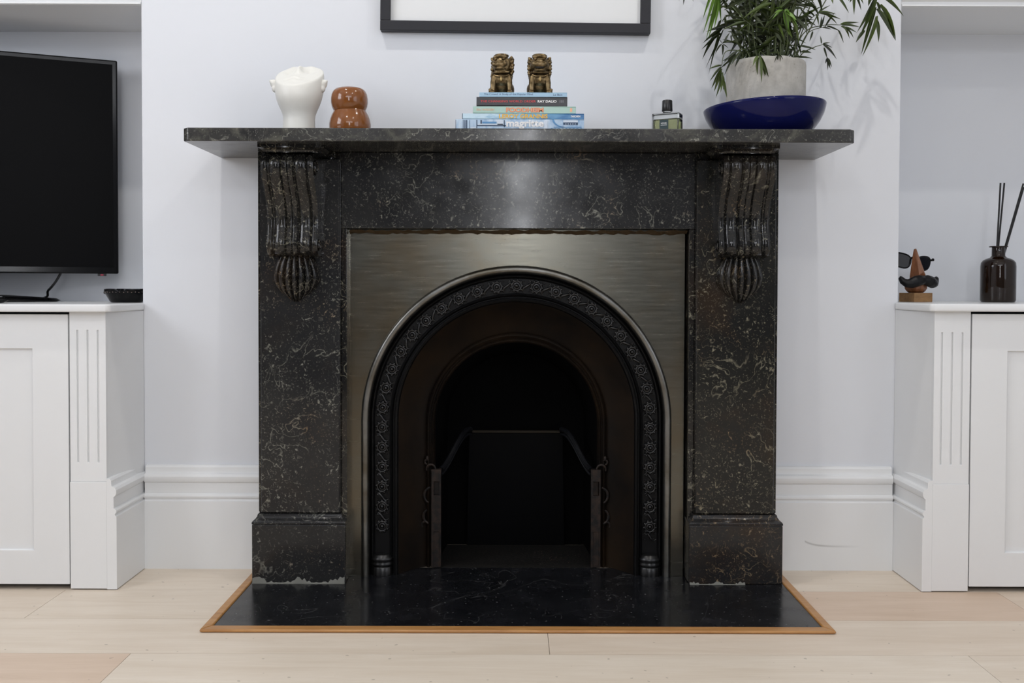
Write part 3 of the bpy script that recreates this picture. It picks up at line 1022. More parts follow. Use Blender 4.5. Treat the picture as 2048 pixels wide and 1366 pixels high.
MB().grid(ash, na, 11, cu=True).build('dish', M['bezel'], t, angle=50)
m = MB()
for k in range(18):
    a = R(-175 + k * 10)
    m.ell((.0565 * cos(a), .0565 * sin(a), .0275 + .001 * (k % 2)), .0016, nu=6, nv=4)
tag(m.build('rim_glints', plain('coloured_glints', (.16, .12, .10), .15), t), kind='stuff')  # tiny beads of fixed colour imitate glints along the rim

# ------------------------------------------------------------------ things on the mantel shelf
MZ = ZS1 + .0003


# white face vase
t = thing('face_vase', 'white ceramic vase shaped as an upturned face with two ears', 'vase', (-.5305, -.165, MZ))
NTH = 72
side = [(.0385, 0), (.0400, .010), (.0388, .026), (.0385, .042), (.0400, .052), (.0440, .062), (.0495, .073), (.0540, .084), (.0568, .095), (.0580, .106), (.0578, .118), (.0570, .126), (.0562, .1295), (.0548, .1310)]
ztop = side[-1][1]
TILT = .66


rows = []
for r_, z in side:
    row = []
    for i in range(NTH):
        a = 2 * pi * i / NTH
        k = (z / ztop) ** 3
        rr = r_ * (1 + .05 * k * cos(2 * a) + .03 * k * sin(a * 3 + .6))
        x, y = rr * cos(a), rr * sin(a) * .94
        row.append((x, y, z * 1.0 + k * (y * TILT + .020 + x * .05)))
    rows.append(row)
rim = rows[-1]


def face(x, y):
    h = .0
    h += .0085 * math.exp(-((x + .004) / .0075) ** 2 - ((y - .022) / .016) ** 2)          # nose
    h += .005 * math.exp(-((x + .004) / .011) ** 2 - ((y - .008) / .006) ** 2)           # nose wings
    h += .0055 * math.exp(-((x + .008) / .016) ** 2 - ((y + .021) / .0042) ** 2)          # upper lip
    h -= .0032 * math.exp(-((x + .008) / .016) ** 2 - ((y + .0275) / .0022) ** 2)        # mouth line
    h += .0045 * math.exp(-((x + .008) / .014) ** 2 - ((y + .033) / .0042) ** 2)          # lower lip
    for sx_ in (-1, 1):
        h -= .0055 * math.exp(-((x - sx_ * .025) / .012) ** 2 - ((y - .018) / .010) ** 2)  # eye hollows
        h += .0048 * math.exp(-((x - sx_ * .024) / .016) ** 2 - ((y - .037) / .005) ** 2)  # brows
    return h


NCAP = 22
for c_ in range(1, NCAP + 1):
    f = 1 - c_ / NCAP * .995
    row = []
    for i in range(NTH):
        x, y, z = rim[i]
        x2, y2 = x * f, y * f
        pz = ztop + .020 + y2 * TILT + x2 * .05 + .002 * (1 - f ** 4)
        row.append((x2, y2, pz + 1.4 * face(x2, y2) * (1 - f ** 8)))
    rows.append(row)
m = MB().grid(lambda i, j: rows[i][j], len(rows), NTH, cv=True)
m.f.append(tuple(range(NTH)))
m.f.append(tuple((len(rows) - 1) * NTH + k for k in range(NTH)))
m.build('head', M['ceramic'], t, angle=70)
for s in (-1, 1):
    m = MB()
    m.ell((s * .0600, -.004, .128), (.0105, .009, .0125), (0, s * .5, 0)).ell((s * .0575, -.006, .117), (.009, .008, .010)).ell((s * .0655, -.007, .131), (.0048, .006, .009), (0, s * .7, 0))
    m.build('ear', M['ceramic'], t, remesh=.0016)

# caramel double bulb vase
t = thing('bulb_vase', 'glossy caramel vase of two stacked round bulbs beside the white face', 'vase', (-.4045, -.165, MZ))
pr = [(0, 0), (.038, 0), (.044, .003), (.0485, .010), (.0512, .020), (.0512, .030), (.0490, .042), (.0450, .053), (.0405, .061), (.0395, .0635)]
MB().lathe(pr, n=48).build('lower_bulb', M['caramel'], t, angle=60)
pr = [(.0390, .0637), (.0400, .066), (.0432, .073), (.0452, .083), (.0452, .093), (.0435, .103), (.0400, .111), (.034, .1165), (.026, .119), (.016, .1195), (.012, .117), (0, .116)]
MB().lathe(pr, n=48).build('upper_bulb', M['caramel'], t, angle=60, rot=(R(1.2), R(-.8), 0))


# stacked books
def lettering(s, x0, x1, z0, z1, y, mat, parent, bold=0, name='lettering', shear=0):
    cu = bpy.data.curves.new('txt', 'FONT')
    cu.body = s
    cu.size = 1
    cu.offset = bold
    cu.extrude = .0
    cu.resolution_u = 3
    cu.shear = shear
    tmp = bpy.data.objects.new('txt', cu)
    COL.objects.link(tmp)
    bpy.context.view_layer.update()
    me = bpy.data.meshes.new_from_object(tmp.evaluated_get(bpy.context.evaluated_depsgraph_get()))
    bpy.data.objects.remove(tmp)
    bpy.data.curves.remove(cu)
    vx = [v.co.x for v in me.vertices]
    vy = [v.co.y for v in me.vertices]
    ax, bx, ay, by = min(vx), max(vx), min(vy), max(vy)
    for v in me.vertices:
        v.co = ((v.co.x - ax) / (bx - ax) * (x1 - x0) + x0, y, (v.co.y - ay) / (by - ay) * (z1 - z0) + z0)
    me.materials.clear()
    me.materials.append(mat)
    o = bpy.data.objects.new(name, me)
    COL.objects.link(o)
    o.parent = parent
    return o


def book(name, label, x0, x1, z0, z1, cover, y=-.275, dep=.235, cth=.0022, rz=0, round_=0):
    xc = (x0 + x1) / 2
    t = thing(name, label, 'book', (xc, y, z0), rz, 'books stacked under the lions')
    w, h = (x1 - x0) / 2, z1 - z0 - .0002
    m = MB().box(-w, w, 0, dep, 0, cth).box(-w, w, 0, dep, h - cth, h).box(-w, w, 0, cth, cth, h - cth)
    m.build('cover', cover, t, smooth=False, bevel=.0007)
    MB().box(-w + .003, w - .003, cth + .0002, dep - .003, cth + .0001, h - cth - .0001).build('page_block', M['pages'], t, smooth=False)
    return t, w, h


def decal(parent, polys, mat, name='spine_print', y=-.00035):
    m = MB()
    for pl_ in polys:
        m.add([(x, y, z) for x, z in pl_], [tuple(range(len(pl_)))])
    return tag(m.build(name, mat, parent, smooth=False), kind='stuff')


def rect(a, b, c, d):
    return [(a, c), (b, c), (b, d), (a, d)]


Zb = [MZ, 1.1456, 1.1590, 1.1758, 1.1976, 1.2085]
t, w, h = book('art_book', 'pale blue art book with white lowercase title, lowest of the stack', -.1368, .1668, Zb[0], Zb[1], M['cover_paint'])


P_ = lambda a: -w + (a - 140) / (1895 - 140) * 2 * w      # position along the spine from the zoomed photo
decal(t, [rect(P_(240), P_(248), 0, h * .92), rect(P_(262), P_(275), 0, h * .9), rect(P_(285), P_(300), 0, h * .9), rect(P_(330), P_(336), 0, h * .9), rect(P_(425), P_(437), .004, h * .92), rect(P_(437), P_(830), .0085, .011),
          rect(P_(480), P_(500), .014, h * .9), rect(P_(800), P_(812), .006, h * .9), rect(P_(1610), P_(1810), .012, .0175), rect(P_(600), P_(690), .0115, .0125), rect(P_(142), P_(147), 0, h * .9)], M['print_navy'])
decal(t, [rect(P_(445), P_(795), .0115, .0140), rect(P_(345), P_(420), 0, .006), rect(P_(710), P_(790), .012, h * .92), rect(P_(1350), P_(1395), 0, h * .9), rect(P_(1610), P_(1810), .018, h * .9)] +
      [rect(P_(1640 + 32 * k), P_(1652 + 32 * k), .0133, .0150) for k in range(5)], M['print_pale'], y=-.00055)
ar = [(P_(1460) + .030 * (1 - cos(a * pi / 12)) * .9, .006 + .0185 * (1 - sin(a * pi / 12))) for a in range(7)]
decal(t, [ar + [(x + .004, z + .0012) for x, z in reversed(ar)], rect(P_(1480), P_(1860), .0055, .0075), rect(P_(505), P_(700), .0145, .019)] +
      [rect(P_(1440 + 50 * k), P_(1465 + 50 * k), 0, .0045) for k in range(9)], M['print_blue'], y=-.0005)
lettering('magritte', P_(832), P_(1345), .0018, .0235, -.0009, M['ink_white'], t, .035)
t, w, h = book('photo_book', 'ocean blue photo book with yellow capitals, second from the bottom', -.1215, .1666, Zb[1], Zb[2], M['cover_ocean'])
P_ = lambda a: -w + (a - 230) / (1897 - 230) * 2 * w
lettering('LEROY GRANNIS', P_(735), P_(1400), .0015, .0118, -.0005, M['ink_yellow'], t, .03)
lettering('TASCHEN', P_(1715), P_(1845), .0045, .0090, -.0005, M['ink_white'], t, .03)
decal(t, [rect(P_(232), P_(240), 0, h)], M['print_navy'])
t, w, h = book('cookery_book', 'mint green book with orange block title, in the middle of the stack', -.0957, .1472, Zb[2], Zb[3], M['cover_mint'])
P_ = lambda a: -w + (a - 380) / (1785 - 380) * 2 * w
lettering('FOODHEIM', P_(832), P_(1345), .0026, .0136, -.0005, M['ink_orange'], t, .05)
lettering('FOODHEIM', P_(838), P_(1338), .0036, .0126, -.0008, M['ink_peach'], t, .0)
lettering('ERIC WAREHEIM', P_(430), P_(670), .006, .0110, -.0005, M['ink_peach'], t)
decal(t, [rect(P_(1705), P_(1735), .004, .0125)], M['ink_peach'])
t, w, h = book('economics_book', 'thick black hardback with red and white capitals near the top of the stack', -.0874, .1270, Zb[3], Zb[4], M['cover_black'])
P_ = lambda a: -w + (a - 430) / (1670 - 430) * 2 * w
lettering('THE CHANGING WORLD ORDER', P_(485), P_(1240), .0090, .0142, -.0005, M['ink_red'], t, .012)
lettering('RAY DALIO', P_(1265), P_(1523), .0086, .0146, -.0005, M['ink_white'], t, .03)
decal(t, [rect(P_(1568 + 20 * k), P_(1574 + 20 * k), .0085, .0145) for k in range(3)], M['ink_grey'])
t, w, h = book('slim_paperback', 'slim light blue paperback on top of the stack, right under the lions', -.0806, .1262, Zb[4], Zb[5], M['cover_sky'], cth=.0012)
P_ = lambda a: -w + (a - 470) / (1662 - 470) * 2 * w
lettering('The Crowd: A Study of the Popular Mind', P_(530), P_(1197), .0032, .0086, -.0004, M['ink_navy'], t)
lettering('Le Bon', P_(1475), P_(1597), .0030, .0078, -.0004, M['ink_navy'], t)


# bronze guardian lions
def lion(label, loc, rz, turn, openm, side):
    t = thing('guardian_lion', label, 'figurine', loc, rz, 'pair of bronze lions')
    m = MB()
    m.ell((0, .006, .026), (.0225, .019, .026)).ell((0, -.004, .037), (.0215, .0165, .018)).ell((0, .010, .052), (.020, .016, .018))
    for s in (-1, 1):
        m.tube([(s * .0165, -.008, .042), (s * .0195, -.014, .028), (s * .0200, -.016, .012), (s * .0205, -.017, .002)], [.0090, .0072, .0060, .0062], 10)
        m.ell((s * .0205, -.021, .0045), (.0066, .008, .0048))
        for q in (-1, 0, 1):
            m.ell((s * .0205 + q * .0038, -.0275, .0035), (.0023, .0028, .003), nu=7, nv=5)
        m.ell((s * .019, .012, .016), (.011, .015, .017)).ell((s * .0215, -.002, .0045), (.006, .010, .0048))
        for k in range(3):
            m.ell((s * (.0235 - .001 * k), -.001 + .003 * k, .046 - .004 * k), (.0040, .0045, .0042), nu=8, nv=6)
    # cub or ball under a paw, curled tail
    m.ell((side * .0245, -.019, .006), (.0058, .006, .0064)).ell((side * .0275, -.021, .0105), .0032, nu=8, nv=6)
    m.tube([(0, .022, .008), (.006, .027, .02), (.002, .028, .036), (-.006, .025, .045)], [.005, .006, .006, .003], 8)
    m.build('body', M['bronze'], t, remesh=.0011)
    # head, with the mane curls ringing it
    m = MB()
    m.ell((0, 0, .014), (.0185, .0165, .0195)).ell((0, -.012, .010), (.0125, .0095, .008)).ell((0, -.018, .0155), (.0052, .0042, .0040))
    m.ell((-.0062, -.0125, .0275), (.0085, .0052, .0038), (0, -.22, 0)).ell((.0062, -.0125, .0275), (.0085, .0052, .0038), (0, .22, 0))
    m.ell((0, -.006, .0315), (.0145, .0105, .0045))
    for s in (-1, 1):
        m.ell((s * .0078, -.0150, .0215), (.0030, .0026, .0024), nu=8, nv=6)
        m.ell((s * .0095, -.0135, .0115), (.0056, .0058, .0048))
        m.ell((s * .0185, -.002, .026), (.0030, .0030, .0052), (0, s * .4, 0))
        m.tube([(s * .004, -.0205, .0155), (s * .009, -.019, .0150), (s * .013, -.014, .0185)], .0013, 6)
        for k in range(7):
            a = R(-60 + k * 24)
            m.ell((s * (.0175 + .002 * cos(a)), .003 + .003 * (k % 2), .010 + .0175 * sin(a)), .0043, nu=8, nv=6)
            m.ell((s * (.0150), .010, .010 + .017 * sin(a)), .0048, nu=8, nv=6)
    for k in range(5):
        m.ell((-.010 + .005 * k, .001 + .002 * (k % 2), .0345 - .0004 * (k - 2) ** 2), .0035, nu=8, nv=6)
    jaw = -.0042 if openm else -.0005
    m.ell((0, -.0105, .0022 + jaw), (.0115, .0085, .0036)).ell((0, -.006, -.002), (.0125, .009, .005))
    m.tube([(-.016, -.004, -.004), (-.010, -.010, -.0055), (0, -.0125, -.006), (.010, -.010, -.0055), (.016, -.004, -.004)], .0026, 8)
    m.v = [(x * 1.28, y * 1.2, z * 1.12) for x, y, z in m.v]
    hd = m.build('head', M['bronze'], t, loc=(0, -.004, .0575), rot=(R(-4), 0, turn), remesh=.0009)
    if openm:
        MB().ell((0, -.0200, .0040), (.0105, .0036, .0026)).build('mouth', plain('dark_mouth', (.01, .007, .004), .7), hd)
    MB().tube([(-.019, -.013, .047), (-.010, -.0195, .0425), (0, -.0215, .041), (.010, -.0195, .0425), (.019, -.013, .047)], .0018, 6).build('collar', M['bronze'], t)
    MB().lathe([(0, -.010), (.0022, -.0098), (.0036, -.007), (.0034, -.004), (.0018, -.001), (.0014, .001), (0, .0015)], n=14).build('bell', M['brass'], t, loc=(0, -.0235, .0400))
    return t


lion('bronze lion figurine with closed mouth and turned head, on the book stack', (-.0285, -.232, Zb[5] + .0004), R(-3), R(-16), False, -1)
lion('bronze lion figurine with gaping open mouth, on the book stack', (.0620, -.232, Zb[5] + .0004), R(3), R(-4), True, 1)

# perfume bottle
t = thing('perfume_bottle', 'clear glass perfume bottle with black cap and pale green liquid', 'perfume bottle', (.374, -.205, MZ), R(-27))
w, d, h = .0345, .0165, .0515
ob = MB().box(-w, w, -d, d, 0, h).build('glass_body', M['glass'], t, smooth=True, bevel=.003, seg=2)
MB().box(-w + .0045, w - .0045, -d + .0035, d - .0035, .005, .0375).build('liquid', M['liquid'], t, smooth=False, bevel=.001)
MB().lathe([(.0095, .0517), (.0105, .0535), (.0100, .0565), (0, .0567)], n=24).build('neck', M['glass'], t)
MB().lathe([(.0125, .0572), (.0130, .058), (.0126, .070), (.0124, .082), (.0112, .0838), (0, .084)], n=32).build('cap', M['black'], t, angle=50)
MB().box(-.0135, .0085, -d - .0008, -d - .0002, .004, .0345).build('label', M['label'], t, smooth=False)
lettering('VETIVER', -.0105, .0048, .0245, .0278, -d - .0010, M['ink_white'], t, .02)
decal(t, [rect(-.0105, .0050, .0212, .0224)], M['ink_white'], 'label_line', y=-d - .0010)

# cobalt bowl
BWX, BWY = .6235, -.152
t = thing('bowl', 'wide glossy cobalt blue bowl under the concrete plant pot', 'bowl', (BWX, BWY, MZ))
pr = [(0, .004), (.088, .003), (.092, 0), (.098, .001), (.108, .008), (.122, .022), (.134, .038), (.143, .055), (.1475, .070), (.1485, .0755), (.1470, .0775), (.1445, .0760), (.1425, .068), (.137, .053), (.128, .038), (.115, .024), (.098, .013), (.07, .0095), (0, .009)]
nb = 96
MB().grid(lambda i, j: (pr[j][0] * cos(2 * pi * i / nb), pr[j][0] * sin(2 * pi * i / nb), pr[j][1] * (1 + .075 * cos(2 * pi * i / nb) * (pr[j][1] / .075))), nb, len(pr), cu=True).build('dish', M['cobalt'], t, angle=60)

# concrete pot and palm
PXc, PYc, PZ0 = .6275, -.150, MZ + .0115
PH = .1735
t = thing('plant_pot', 'grey concrete cylinder plant pot standing in the blue bowl', 'plant pot', (PXc, PYc, PZ0))
pr = [(0, 0), (.090, 0), (.094, .004), (.0955, .02), (.0965, PH - .010), (.0955, PH - .003), (.092, PH), (.088, PH - .002), (.0865, PH - .03), (0, PH - .031)]
npot = 96


def potf(i, j):
    a = 2 * pi * i / npot
    r_, z = pr[j]
    da = abs(((a - R(-76) + pi) % (2 * pi)) - pi)
    g = .0012 if (da < .035 and 2 <= j <= 5) else 0
    chip = .003 * max(0, sin(3 * a + 1) * sin(7 * a)) if 4 <= j <= 7 else 0
    return ((r_ - g) * cos(a), (r_ - g) * sin(a), z - chip)


MB().grid(potf, npot, len(pr), cu=True).build('shell', M['concrete'], t, angle=50)
MB().lathe([(.0855, PH - .0308), (.084, PH - .022), (.06, PH - .016), (.03, PH - .018), (0, PH - .014)], n=24).build('soil', M['soil'], t)

palm = thing('potted_palm', 'bushy green bamboo palm with narrow leaflets growing from the concrete pot', 'plant', (PXc, PYc, PZ0 + PH - .012))
PB = Vector(palm.location)


def leaf_mesh(name, droop, mat, wid=1.0):
    m = MB()
    nl = 7

    def fn(i, j):
        u = i / (nl - 1)
        wv = wid * (.5 * (sin(pi * min(1, u * .93 + .07) ** .72) ** .9) + .015) * (1 - .2 * u)
        if i == nl - 1:
            wv = .01
        sgn = (j - 1)
        return (u * (1 - .10 * droop * u), sgn * wv, -droop * u * u * .45 + abs(sgn) * .22 * wv)
    m.grid(fn, nl, 3)
    return m.mesh(name, mat, recalc=False)


LM = {}
for mk in ('leaf', 'leaf_dark', 'leaf_bright'):
    LM[mk] = [leaf_mesh('leaf', dr, M[mk]) for dr in (0, .25, .5)]
nleaf = 0


def put_leaf(base_, tip, width, mk, frond, droop=0, roll=0):
    global nleaf
    b, e = Vector(base_), Vector(tip)
    d = e - b
    L_ = d.length
    if L_ < .004:
        return
    xax = d.normalized()
    up = Vector((0, -.5, 1)) if abs(xax.z) < .85 else Vector((0, -1, .2))
    yax = up.cross(xax).normalized()
    zax = xax.cross(yax)
    me = LM[mk][droop]
    o = bpy.data.objects.new('leaf', me)
    COL.objects.link(o)
    o.parent = frond
    Mx = Matrix((xax, yax, zax)).transposed().to_4x4()
    o.matrix_local = Matrix.Translation(b - PB) @ Mx @ Matrix.Rotation(roll, 4, 'X') @ Matrix.Diagonal((L_, width, L_, 1))
    nleaf += 1


def frond(pts, r0=.0018, r1=.0008, mat=None):
    P = [Vector(p) - PB for p in pts]
    out = []
    n = len(P)
    for i in range(n - 1):
        p0, p1, p2, p3 = P[max(i - 1, 0)], P[i], P[i + 1], P[min(i + 2, n - 1)]
        for k in range(5):
            u = k / 5
            out.append(.5 * ((2 * p1) + (p2 - p0) * u + (2 * p0 - 5 * p1 + 4 * p2 - p3) * u * u + (3 * p1 - p0 - 3 * p2 + p3) * u ** 3))
    out.append(P[-1])
    m = MB().tube(out, [r0 + (r1 - r0) * k / (len(out) - 1) for k in range(len(out))], 5)
    return m.build('frond', mat or M['stem'], palm), [o + PB for o in out]


# explicit hand-placed sprays: world x, y, z of cane points, then (base index fraction or point, tip, width, tone)
def S(x, y, Y):     # a spot on the wall-parallel plane at depth Y, measured off the photograph
    k = (Y + 2.527) / 1900
    return Vector(((x - 1026) * k, Y, .7475 + (575 - y) * k + .022 * 0))


root = lambda dx, dy: Vector((PXc + dx, PYc + dy, PZ0 + PH - .018))
LEAVES = [
    # (cane points, leaves[(bx, by, tx, ty)], depth, tone, width)
    ([(1500, -60), (1440, -50), (1428, 4)], [(1428, -20, 1404, 66), (1430, -10, 1408, 82), (1430, 0, 1413, 80), (1429, -15, 1438, 45), (1428, -28, 1400, 40), (1431, 5, 1424, 60)], -.24, 'leaf_bright', .0075, (-.03, -.03)),
    ([(1505, 90), (1500, 55), (1480, 40)], [(1480, 38, 1457, 14), (1482, 41, 1443, 32), (1483, 44, 1441, 45), (1486, 46, 1440, 62), (1490, 50, 1460, 54), (1492, 52, 1470, 68), (1494, 48, 1478, 30)], -.23, 'leaf', .0085, (-.03, -.05)),
    ([(1488, 95), (1470, 62), (1440, 58)], [(1442, 58, 1395, 116), (1440, 60, 1402, 88), (1442, 62, 1408, 137), (1436, 66, 1414, 150), (1434, 74, 1420, 122), (1446, 58, 1412, 64), (1438, 70, 1400, 100)], -.20, 'leaf_dark', .0045, (-.06, -.03)),
    ([(1482, 100), (1462, 84), (1440, 88)], [(1440, 90, 1425, 108), (1441, 91, 1442, 112), (1442, 90, 1453, 98), (1440, 88, 1432, 78), (1442, 88, 1460, 84), (1446, 86, 1456, 66)], -.19, 'leaf_dark', .006, (-.06, .0)),
    ([(1480, 106), (1448, 104), (1440, 132)], [(1440, 132, 1414, 139), (1440, 135, 1416, 164), (1440, 138, 1419, 178), (1439, 142, 1425, 184), (1440, 146, 1431, 194), (1439, 148, 1438, 186), (1440, 154, 1451, 196), (1439, 150, 1446, 180)], -.24, 'leaf', .0080, (-.07, -.04)),
    ([(1490, 104), (1478, 100), (1466, 108)], [(1472, 104, 1441, 126), (1470, 106, 1444, 135), (1468, 110, 1444, 150), (1476, 106, 1458, 132), (1478, 106, 1466, 136)], -.24, 'leaf_dark', .0065, (-.05, -.07)),
    ([(1522, 108), (1516, 104), (1514, 114)], [(1514, 114, 1519, 166), (1514, 112, 1531, 163), (1515, 113, 1535, 156), (1513, 114, 1501, 130), (1514, 116, 1509, 150)], -.258, 'leaf', .0085, (-.01, -.085)),
    ([(1552, 108), (1550, 100), (1553, 110)], [(1553, 110, 1544, 126), (1553, 110, 1558, 124), (1554, 110, 1562, 120), (1552, 110, 1549, 128)], -.258, 'leaf_dark', .004, (.02, -.085)),
    ([(1570, 90), (1566, 40), (1562, 22)], [(1562, 24, 1544, 28), (1563, 26, 1573, 72), (1566, 24, 1592, 58), (1562, 22, 1540, 40), (1566, 20, 1576, 46), (1558, 18, 1530, 24), (1568, 28, 1589, 40)], -.25, 'leaf_bright', .0115, (.02, -.05)),
    ([(1590, 90), (1606, 50), (1630, 28)], [(1630, 28, 1668, 26), (1631, 28, 1676, 40), (1632, 27, 1655, 12), (1626, 30, 1632, 52), (1640, 28, 1672, 46), (1622, 34, 1606, 20), (1618, 38, 1600, 30)], -.17, 'leaf', .0060, (.05, .0)),
    ([(1594, 100), (1612, 66), (1646, 54)], [(1646, 54, 1664, 26), (1636, 56, 1644, 30), (1634, 57, 1638, 34), (1640, 57, 1658, 60), (1648, 54, 1676, 64), (1670, 62, 1682, 87), (1620, 64, 1614, 84)], -.15, 'leaf_dark', .0050, (.06, .02)),
    ([(1598, 110), (1622, 96), (1640, 90)], [(1640, 90, 1656, 86), (1641, 91, 1661, 94), (1642, 92, 1672, 117), (1643, 96, 1650, 118), (1637, 88, 1635, 72), (1650, 118, 1646, 128), (1649, 116, 1651, 141), (1651, 118, 1659, 135), (1650, 120, 1656, 138)], -.10, 'leaf_dark', .0050, (.07, .02)),
    ([(1600, 70), (1640, 52), (1676, 51)], [(1676, 51, 1712, 46), (1678, 52, 1714, 55), (1680, 54, 1696, 76), (1686, 58, 1704, 75), (1682, 56, 1708, 66), (1676, 54, 1690, 64)], -.12, 'leaf', .0070, (.06, .03)),
    ([(1690, -70), (1730, -40), (1744, 12)], [(1745, 16, 1717, 110), (1745, 34, 1724, 111), (1740, 0, 1708, 66), (1743, -8, 1711, 80), (1724, 62, 1706, 86), (1746, 6, 1754, 34), (1745, 40, 1754, 85), (1746, 20, 1785, 82), (1752, 12, 1795, 78), (1750, -8, 1807, 28), (1738, -14, 1730, 14)], -.10, 'leaf', .0105, (.06, .04)),
    ([(1650, -60), (1690, -40), (1702, -8)], [(1702, -8, 1702, 31), (1704, -6, 1716, 22), (1698, -10, 1694, 8), (1706, -10, 1722, 8), (1700, -6, 1690, 4), (1668, -4, 1692, 28), (1655, -8, 1660, 10)], -.09, 'leaf', .0075, (.05, .03)),
    ([(1480, -120), (1400, -80), (1368, -22)], [(1366, -20, 1363, 12), (1370, -18, 1383, 6), (1362, -22, 1352, 4), (1368, -24, 1374, -2)], -.12, 'leaf_dark', .0065, (-.05, .03)),
]
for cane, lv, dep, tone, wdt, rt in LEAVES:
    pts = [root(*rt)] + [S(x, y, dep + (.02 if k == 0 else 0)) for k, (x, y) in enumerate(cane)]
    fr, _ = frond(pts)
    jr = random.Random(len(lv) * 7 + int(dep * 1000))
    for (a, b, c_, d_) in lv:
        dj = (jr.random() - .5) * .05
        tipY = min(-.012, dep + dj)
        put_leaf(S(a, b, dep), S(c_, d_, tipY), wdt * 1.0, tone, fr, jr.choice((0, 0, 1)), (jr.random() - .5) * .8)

# upright canes with sprays filling the crown
cr = random.Random(21)
for k in range(34):
    a = cr.random() * 2 * pi
    rr = .068 * sqrt(cr.random())
    b = Vector((PXc + rr * cos(a), PYc + rr * sin(a), PZ0 + PH - .02))
    lean = Vector((cos(a) * (.02 + .09 * cr.random()) + (cr.random() - .5) * .05, sin(a) * .05, 0))
    H_ = .16 + .26 * cr.random()
    tip = b + lean + Vector((0, 0, H_))
    tip.y = min(tip.y, -.03)
    mid = b + lean * .3 + Vector((0, 0, H_ * .55))
    fr, out = frond([b, mid, tip], .0022, .0010)
    nl = 6
    for q in range(nl):
        f = .30 + .65 * (q + cr.random()) / nl
        p_ = out[min(len(out) - 1, int(f * (len(out) - 1)))]
        aa = cr.random() * 2 * pi
        L_ = .04 + .055 * cr.random()
        d = Vector((cos(aa), sin(aa) * .7, -1.0 + 1.7 * cr.random())).normalized() * L_
        e = p_ + d
        e.y = min(e.y, -.012)
        put_leaf(p_, e, (.0055 + .0045 * cr.random()), cr.choice(('leaf', 'leaf_dark', 'leaf_dark', 'leaf')), fr, cr.choice((0, 1, 2)), (cr.random() - .5) * 1.6)

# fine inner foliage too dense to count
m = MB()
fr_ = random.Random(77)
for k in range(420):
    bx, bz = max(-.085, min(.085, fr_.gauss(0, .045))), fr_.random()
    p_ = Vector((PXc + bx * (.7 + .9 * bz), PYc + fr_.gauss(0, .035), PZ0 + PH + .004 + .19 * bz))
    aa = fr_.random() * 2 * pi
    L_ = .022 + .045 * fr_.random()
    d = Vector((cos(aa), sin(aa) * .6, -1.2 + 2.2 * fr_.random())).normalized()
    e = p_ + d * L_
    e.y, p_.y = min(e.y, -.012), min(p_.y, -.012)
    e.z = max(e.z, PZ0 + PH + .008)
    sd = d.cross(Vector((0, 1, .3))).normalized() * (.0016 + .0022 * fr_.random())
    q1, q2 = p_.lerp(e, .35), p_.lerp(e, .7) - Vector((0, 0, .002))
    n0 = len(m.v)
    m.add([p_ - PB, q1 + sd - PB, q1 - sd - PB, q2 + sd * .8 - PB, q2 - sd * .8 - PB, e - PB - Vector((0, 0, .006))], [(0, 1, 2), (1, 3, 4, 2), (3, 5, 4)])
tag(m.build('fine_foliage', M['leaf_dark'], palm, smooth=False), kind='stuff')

# ------------------------------------------------------------------ right countertop things
t = thing('nose_spectacle_holder', 'carved wooden nose with black moustache on a square block', 'spectacle holder', (1.1155, .105, ZR + .0002), R(17.5))
MB().box(-.0305, .0305, -.0305, .0305, 0, .0247).build('block', M['blockwood'], t, smooth=False, bevel=.0012)
pr = [(.020, .0249), (.027, .030), (.0320, .037), (.0315, .046), (.027, .052), (.020, .056), (0, .056)]
MB().lathe(pr, n=9, sy=.8).build('chin', M['nosewood'], t, smooth=False, bevel=.001)
m = MB()
nv = [(0, .000, .148), (.0035, .004, .147), (-.0035, .004, .147), (0, -.030, .083), (.0105, -.026, .074), (-.0105, -.026, .074), (.0195, .002, .070), (-.0195, .002, .070), (.016, .006, .056), (-.016, .006, .056), (.006, -.020, .060), (-.006, -.020, .060), (.0045, .006, .145), (-.0045, .006, .145), (.019, -.004, .056), (-.019, -.004, .056)]
bm = bmesh.new()
for v in nv:
    bm.verts.new(v)
bmesh.ops.convex_hull(bm, input=list(bm.verts))
me = bpy.data.meshes.new('nose')
bm.to_mesh(me)
bm.free()
me.materials.append(M['nosewood'])
o = bpy.data.objects.new('nose', me)
COL.objects.link(o)
o.parent = t
mo = o.modifiers.new('edge', 'BEVEL')
mo.width, mo.segments = .002, 2
m = MB()
for s in (-1, 1):
    P_ = [(0, -.028, .060), (s * .012, -.0295, .0595), (s * .024, -.028, .0560), (s * .035, -.024, .0515), (s * .046, -.018, .0510), (s * .055, -.013, .0575), (s * .059, -.011, .0655), (s * .0575, -.011, .0700)]
    m.tube(P_, [.0125, .0150, .0158, .0145, .0118, .0092, .0070, .0035], 12)
m.build('moustache', M['ebony'], t, remesh=.0016)

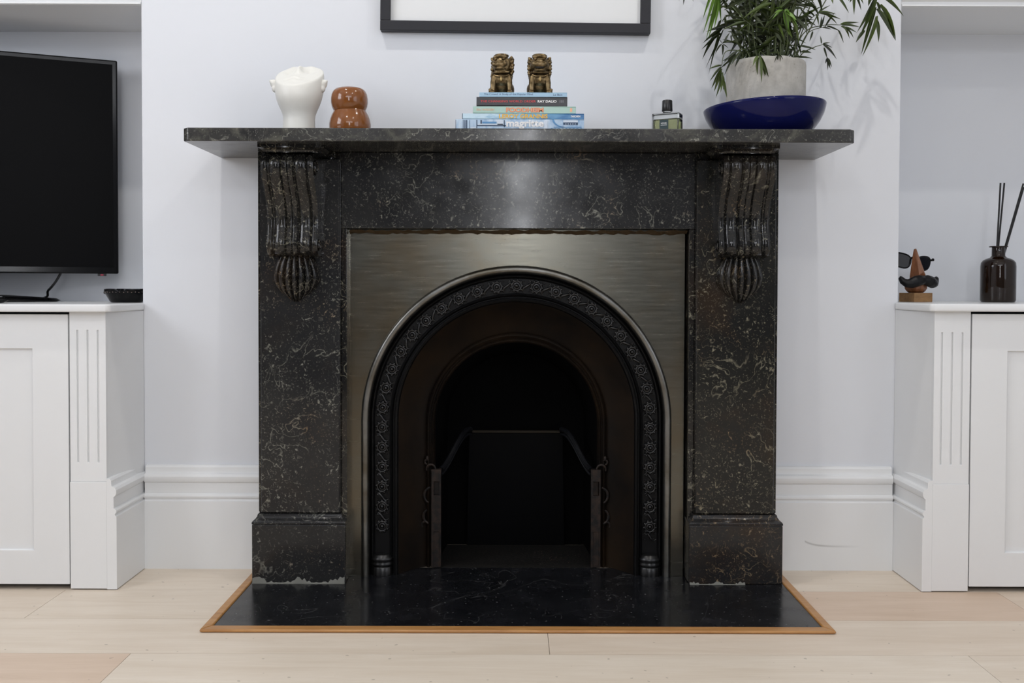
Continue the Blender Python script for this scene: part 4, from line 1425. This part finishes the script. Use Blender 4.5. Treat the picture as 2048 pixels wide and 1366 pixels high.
t = thing('sunglasses', 'black sunglasses resting behind the wooden nose', 'sunglasses', (1.1155, .105, ZR + .1), R(17.5))
t.location.z = ZR + .098
t.rotation_euler = (0, R(6), R(17.5))
for s in (-1, 1):
    lens = []
    for k in range(28):
        a = 2 * pi * k / 28
        ex, ez = .0265, .0195
        x = ex * (abs(cos(a)) ** .75) * (1 if cos(a) >= 0 else -1)
        z = ez * (abs(sin(a)) ** .8) * (1 if sin(a) >= 0 else -1)
        x *= 1 + .12 * (z / ez)
        z += .003 * (x / ex)
        lens.append((s * (.0365 + x), z + .013))
    yl = lambda x: .010 + .0045 * (x / .06) ** 2 * 2
    MB().add([(x, yl(x), z) for x, z in lens] + [(x, yl(x) + .002, z) for x, z in lens], [tuple(range(28)), tuple(range(55, 27, -1))] + [(k, (k + 1) % 28, 28 + (k + 1) % 28, 28 + k) for k in range(28)]).build('lens', M['lens'], t)
    ps = [(x, yl(x) + .001, z) for x, z in lens]
    m = MB().tube(ps + [ps[0]], .0022, 8)
    m.ell((s * .0655, .0125, .0275), (.0045, .0022, .0034))
    m.build('rim', M['bezel'], t)
    m = MB()
    yy = .020 + (.004 if s > 0 else 0)
    m.tube([(s * .070, .015, .026), (s * .069, yy, .026), (s * .03, yy + .003, .025), (s * -.03, yy + .004, .022), (s * -.05, yy + .004, .012)], [.0028, .003, .0026, .0024, .0018], 8)
    m.build('temple_arm', M['bezel'], t)
MB().tube([(-.012, .0105, .022), (-.005, .0100, .0255), (.005, .0100, .0255), (.012, .0105, .022)], .0024, 8).build('bridge', M['bezel'], t)

DX, DY = 1.333, .085
t = thing('diffuser_bottle', 'dark amber apothecary bottle holding black diffuser reeds', 'bottle', (DX, DY, ZR + .0002))
pr = [(0, 0), (.040, 0), (.0435, .002), (.0448, .006), (.0448, .098), (.0435, .108), (.0385, .115), (.030, .1195), (.021, .1225), (.0172, .127), (.0168, .1495), (.0235, .1505), (.0240, .1520), (.0235, .1535), (.0140, .1535), (.0135, .1500), (.0135, .126), (.0175, .119), (.029, .116), (.0400, .106), (.0415, .098), (.0415, .006), (.038, .0035), (0, .0035)]
MB().lathe(pr, n=56).build('glass', M['amber'], t, angle=50)
MB().lathe([(0, .0038), (.038, .0038), (.0410, .007), (.0410, .088), (0, .0885)], n=40).build('oil', M['amber_fill'], t, angle=50)
for i, (lb, b, e) in enumerate((('black diffuser reed standing upright, leftmost in the amber bottle', (-.016, -.012, .006), (.003, .0, .327)), ('black upright diffuser reed just right of the leftmost one', (-.008, .008, .006), (.0125, -.002, .327)),
                   ('black diffuser reed leaning right, the upper of the leaning pair', (-.017, .010, .006), (.064, -.003, .325)), ('black diffuser reed leaning right, the lower of the leaning pair', (-.022, -.006, .006), (.0700, .006, .316)))):
    o = MB().tube([b, e], .0023, 10).build('diffuser_reed', M['reed'], loc=(DX, DY, ZR + .0002), angle=50)
    tag(o, lb, 'reed', 'reeds in the diffuser')

# ------------------------------------------------------------------ recessed ceiling downlights
for x, y, w_ in ((-.75, -.75, ''), (.75, -.75, ''), (-.75, -2.2, ''), (.75, -2.2, '')):
    side_ = 'left' if x < 0 else 'right'
    near = 'chimney breast' if y > -1.5 else 'middle of the room'
    t = thing('ceiling_downlight', 'round white recessed downlight above the %s, %s one of two' % (near, side_), 'downlight', (x, y, CZ - .0005), 0, 'ceiling downlights')
    MB().lathe([(.030, -.001), (.042, -.001), (.044, -.004), (.042, -.007), (.032, -.006), (.030, -.001)], n=28).build('bezel', M['metalw'], t)
    MB().lathe([(0, -.0035), (.0295, -.0035), (.0295, -.001), (0, -.001)], n=28).build('lamp_lens', M['lamp'], t)
    l = bpy.data.lights.new('downlight_lamp', 'AREA')
    l.shape, l.size, l.energy, l.color, l.spread = 'DISK', .05, 8, (1, .965, .91), R(150)
    o = bpy.data.objects.new('downlight_lamp', l)
    COL.objects.link(o)
    o.parent = t
    o.location = (0, 0, -.008)
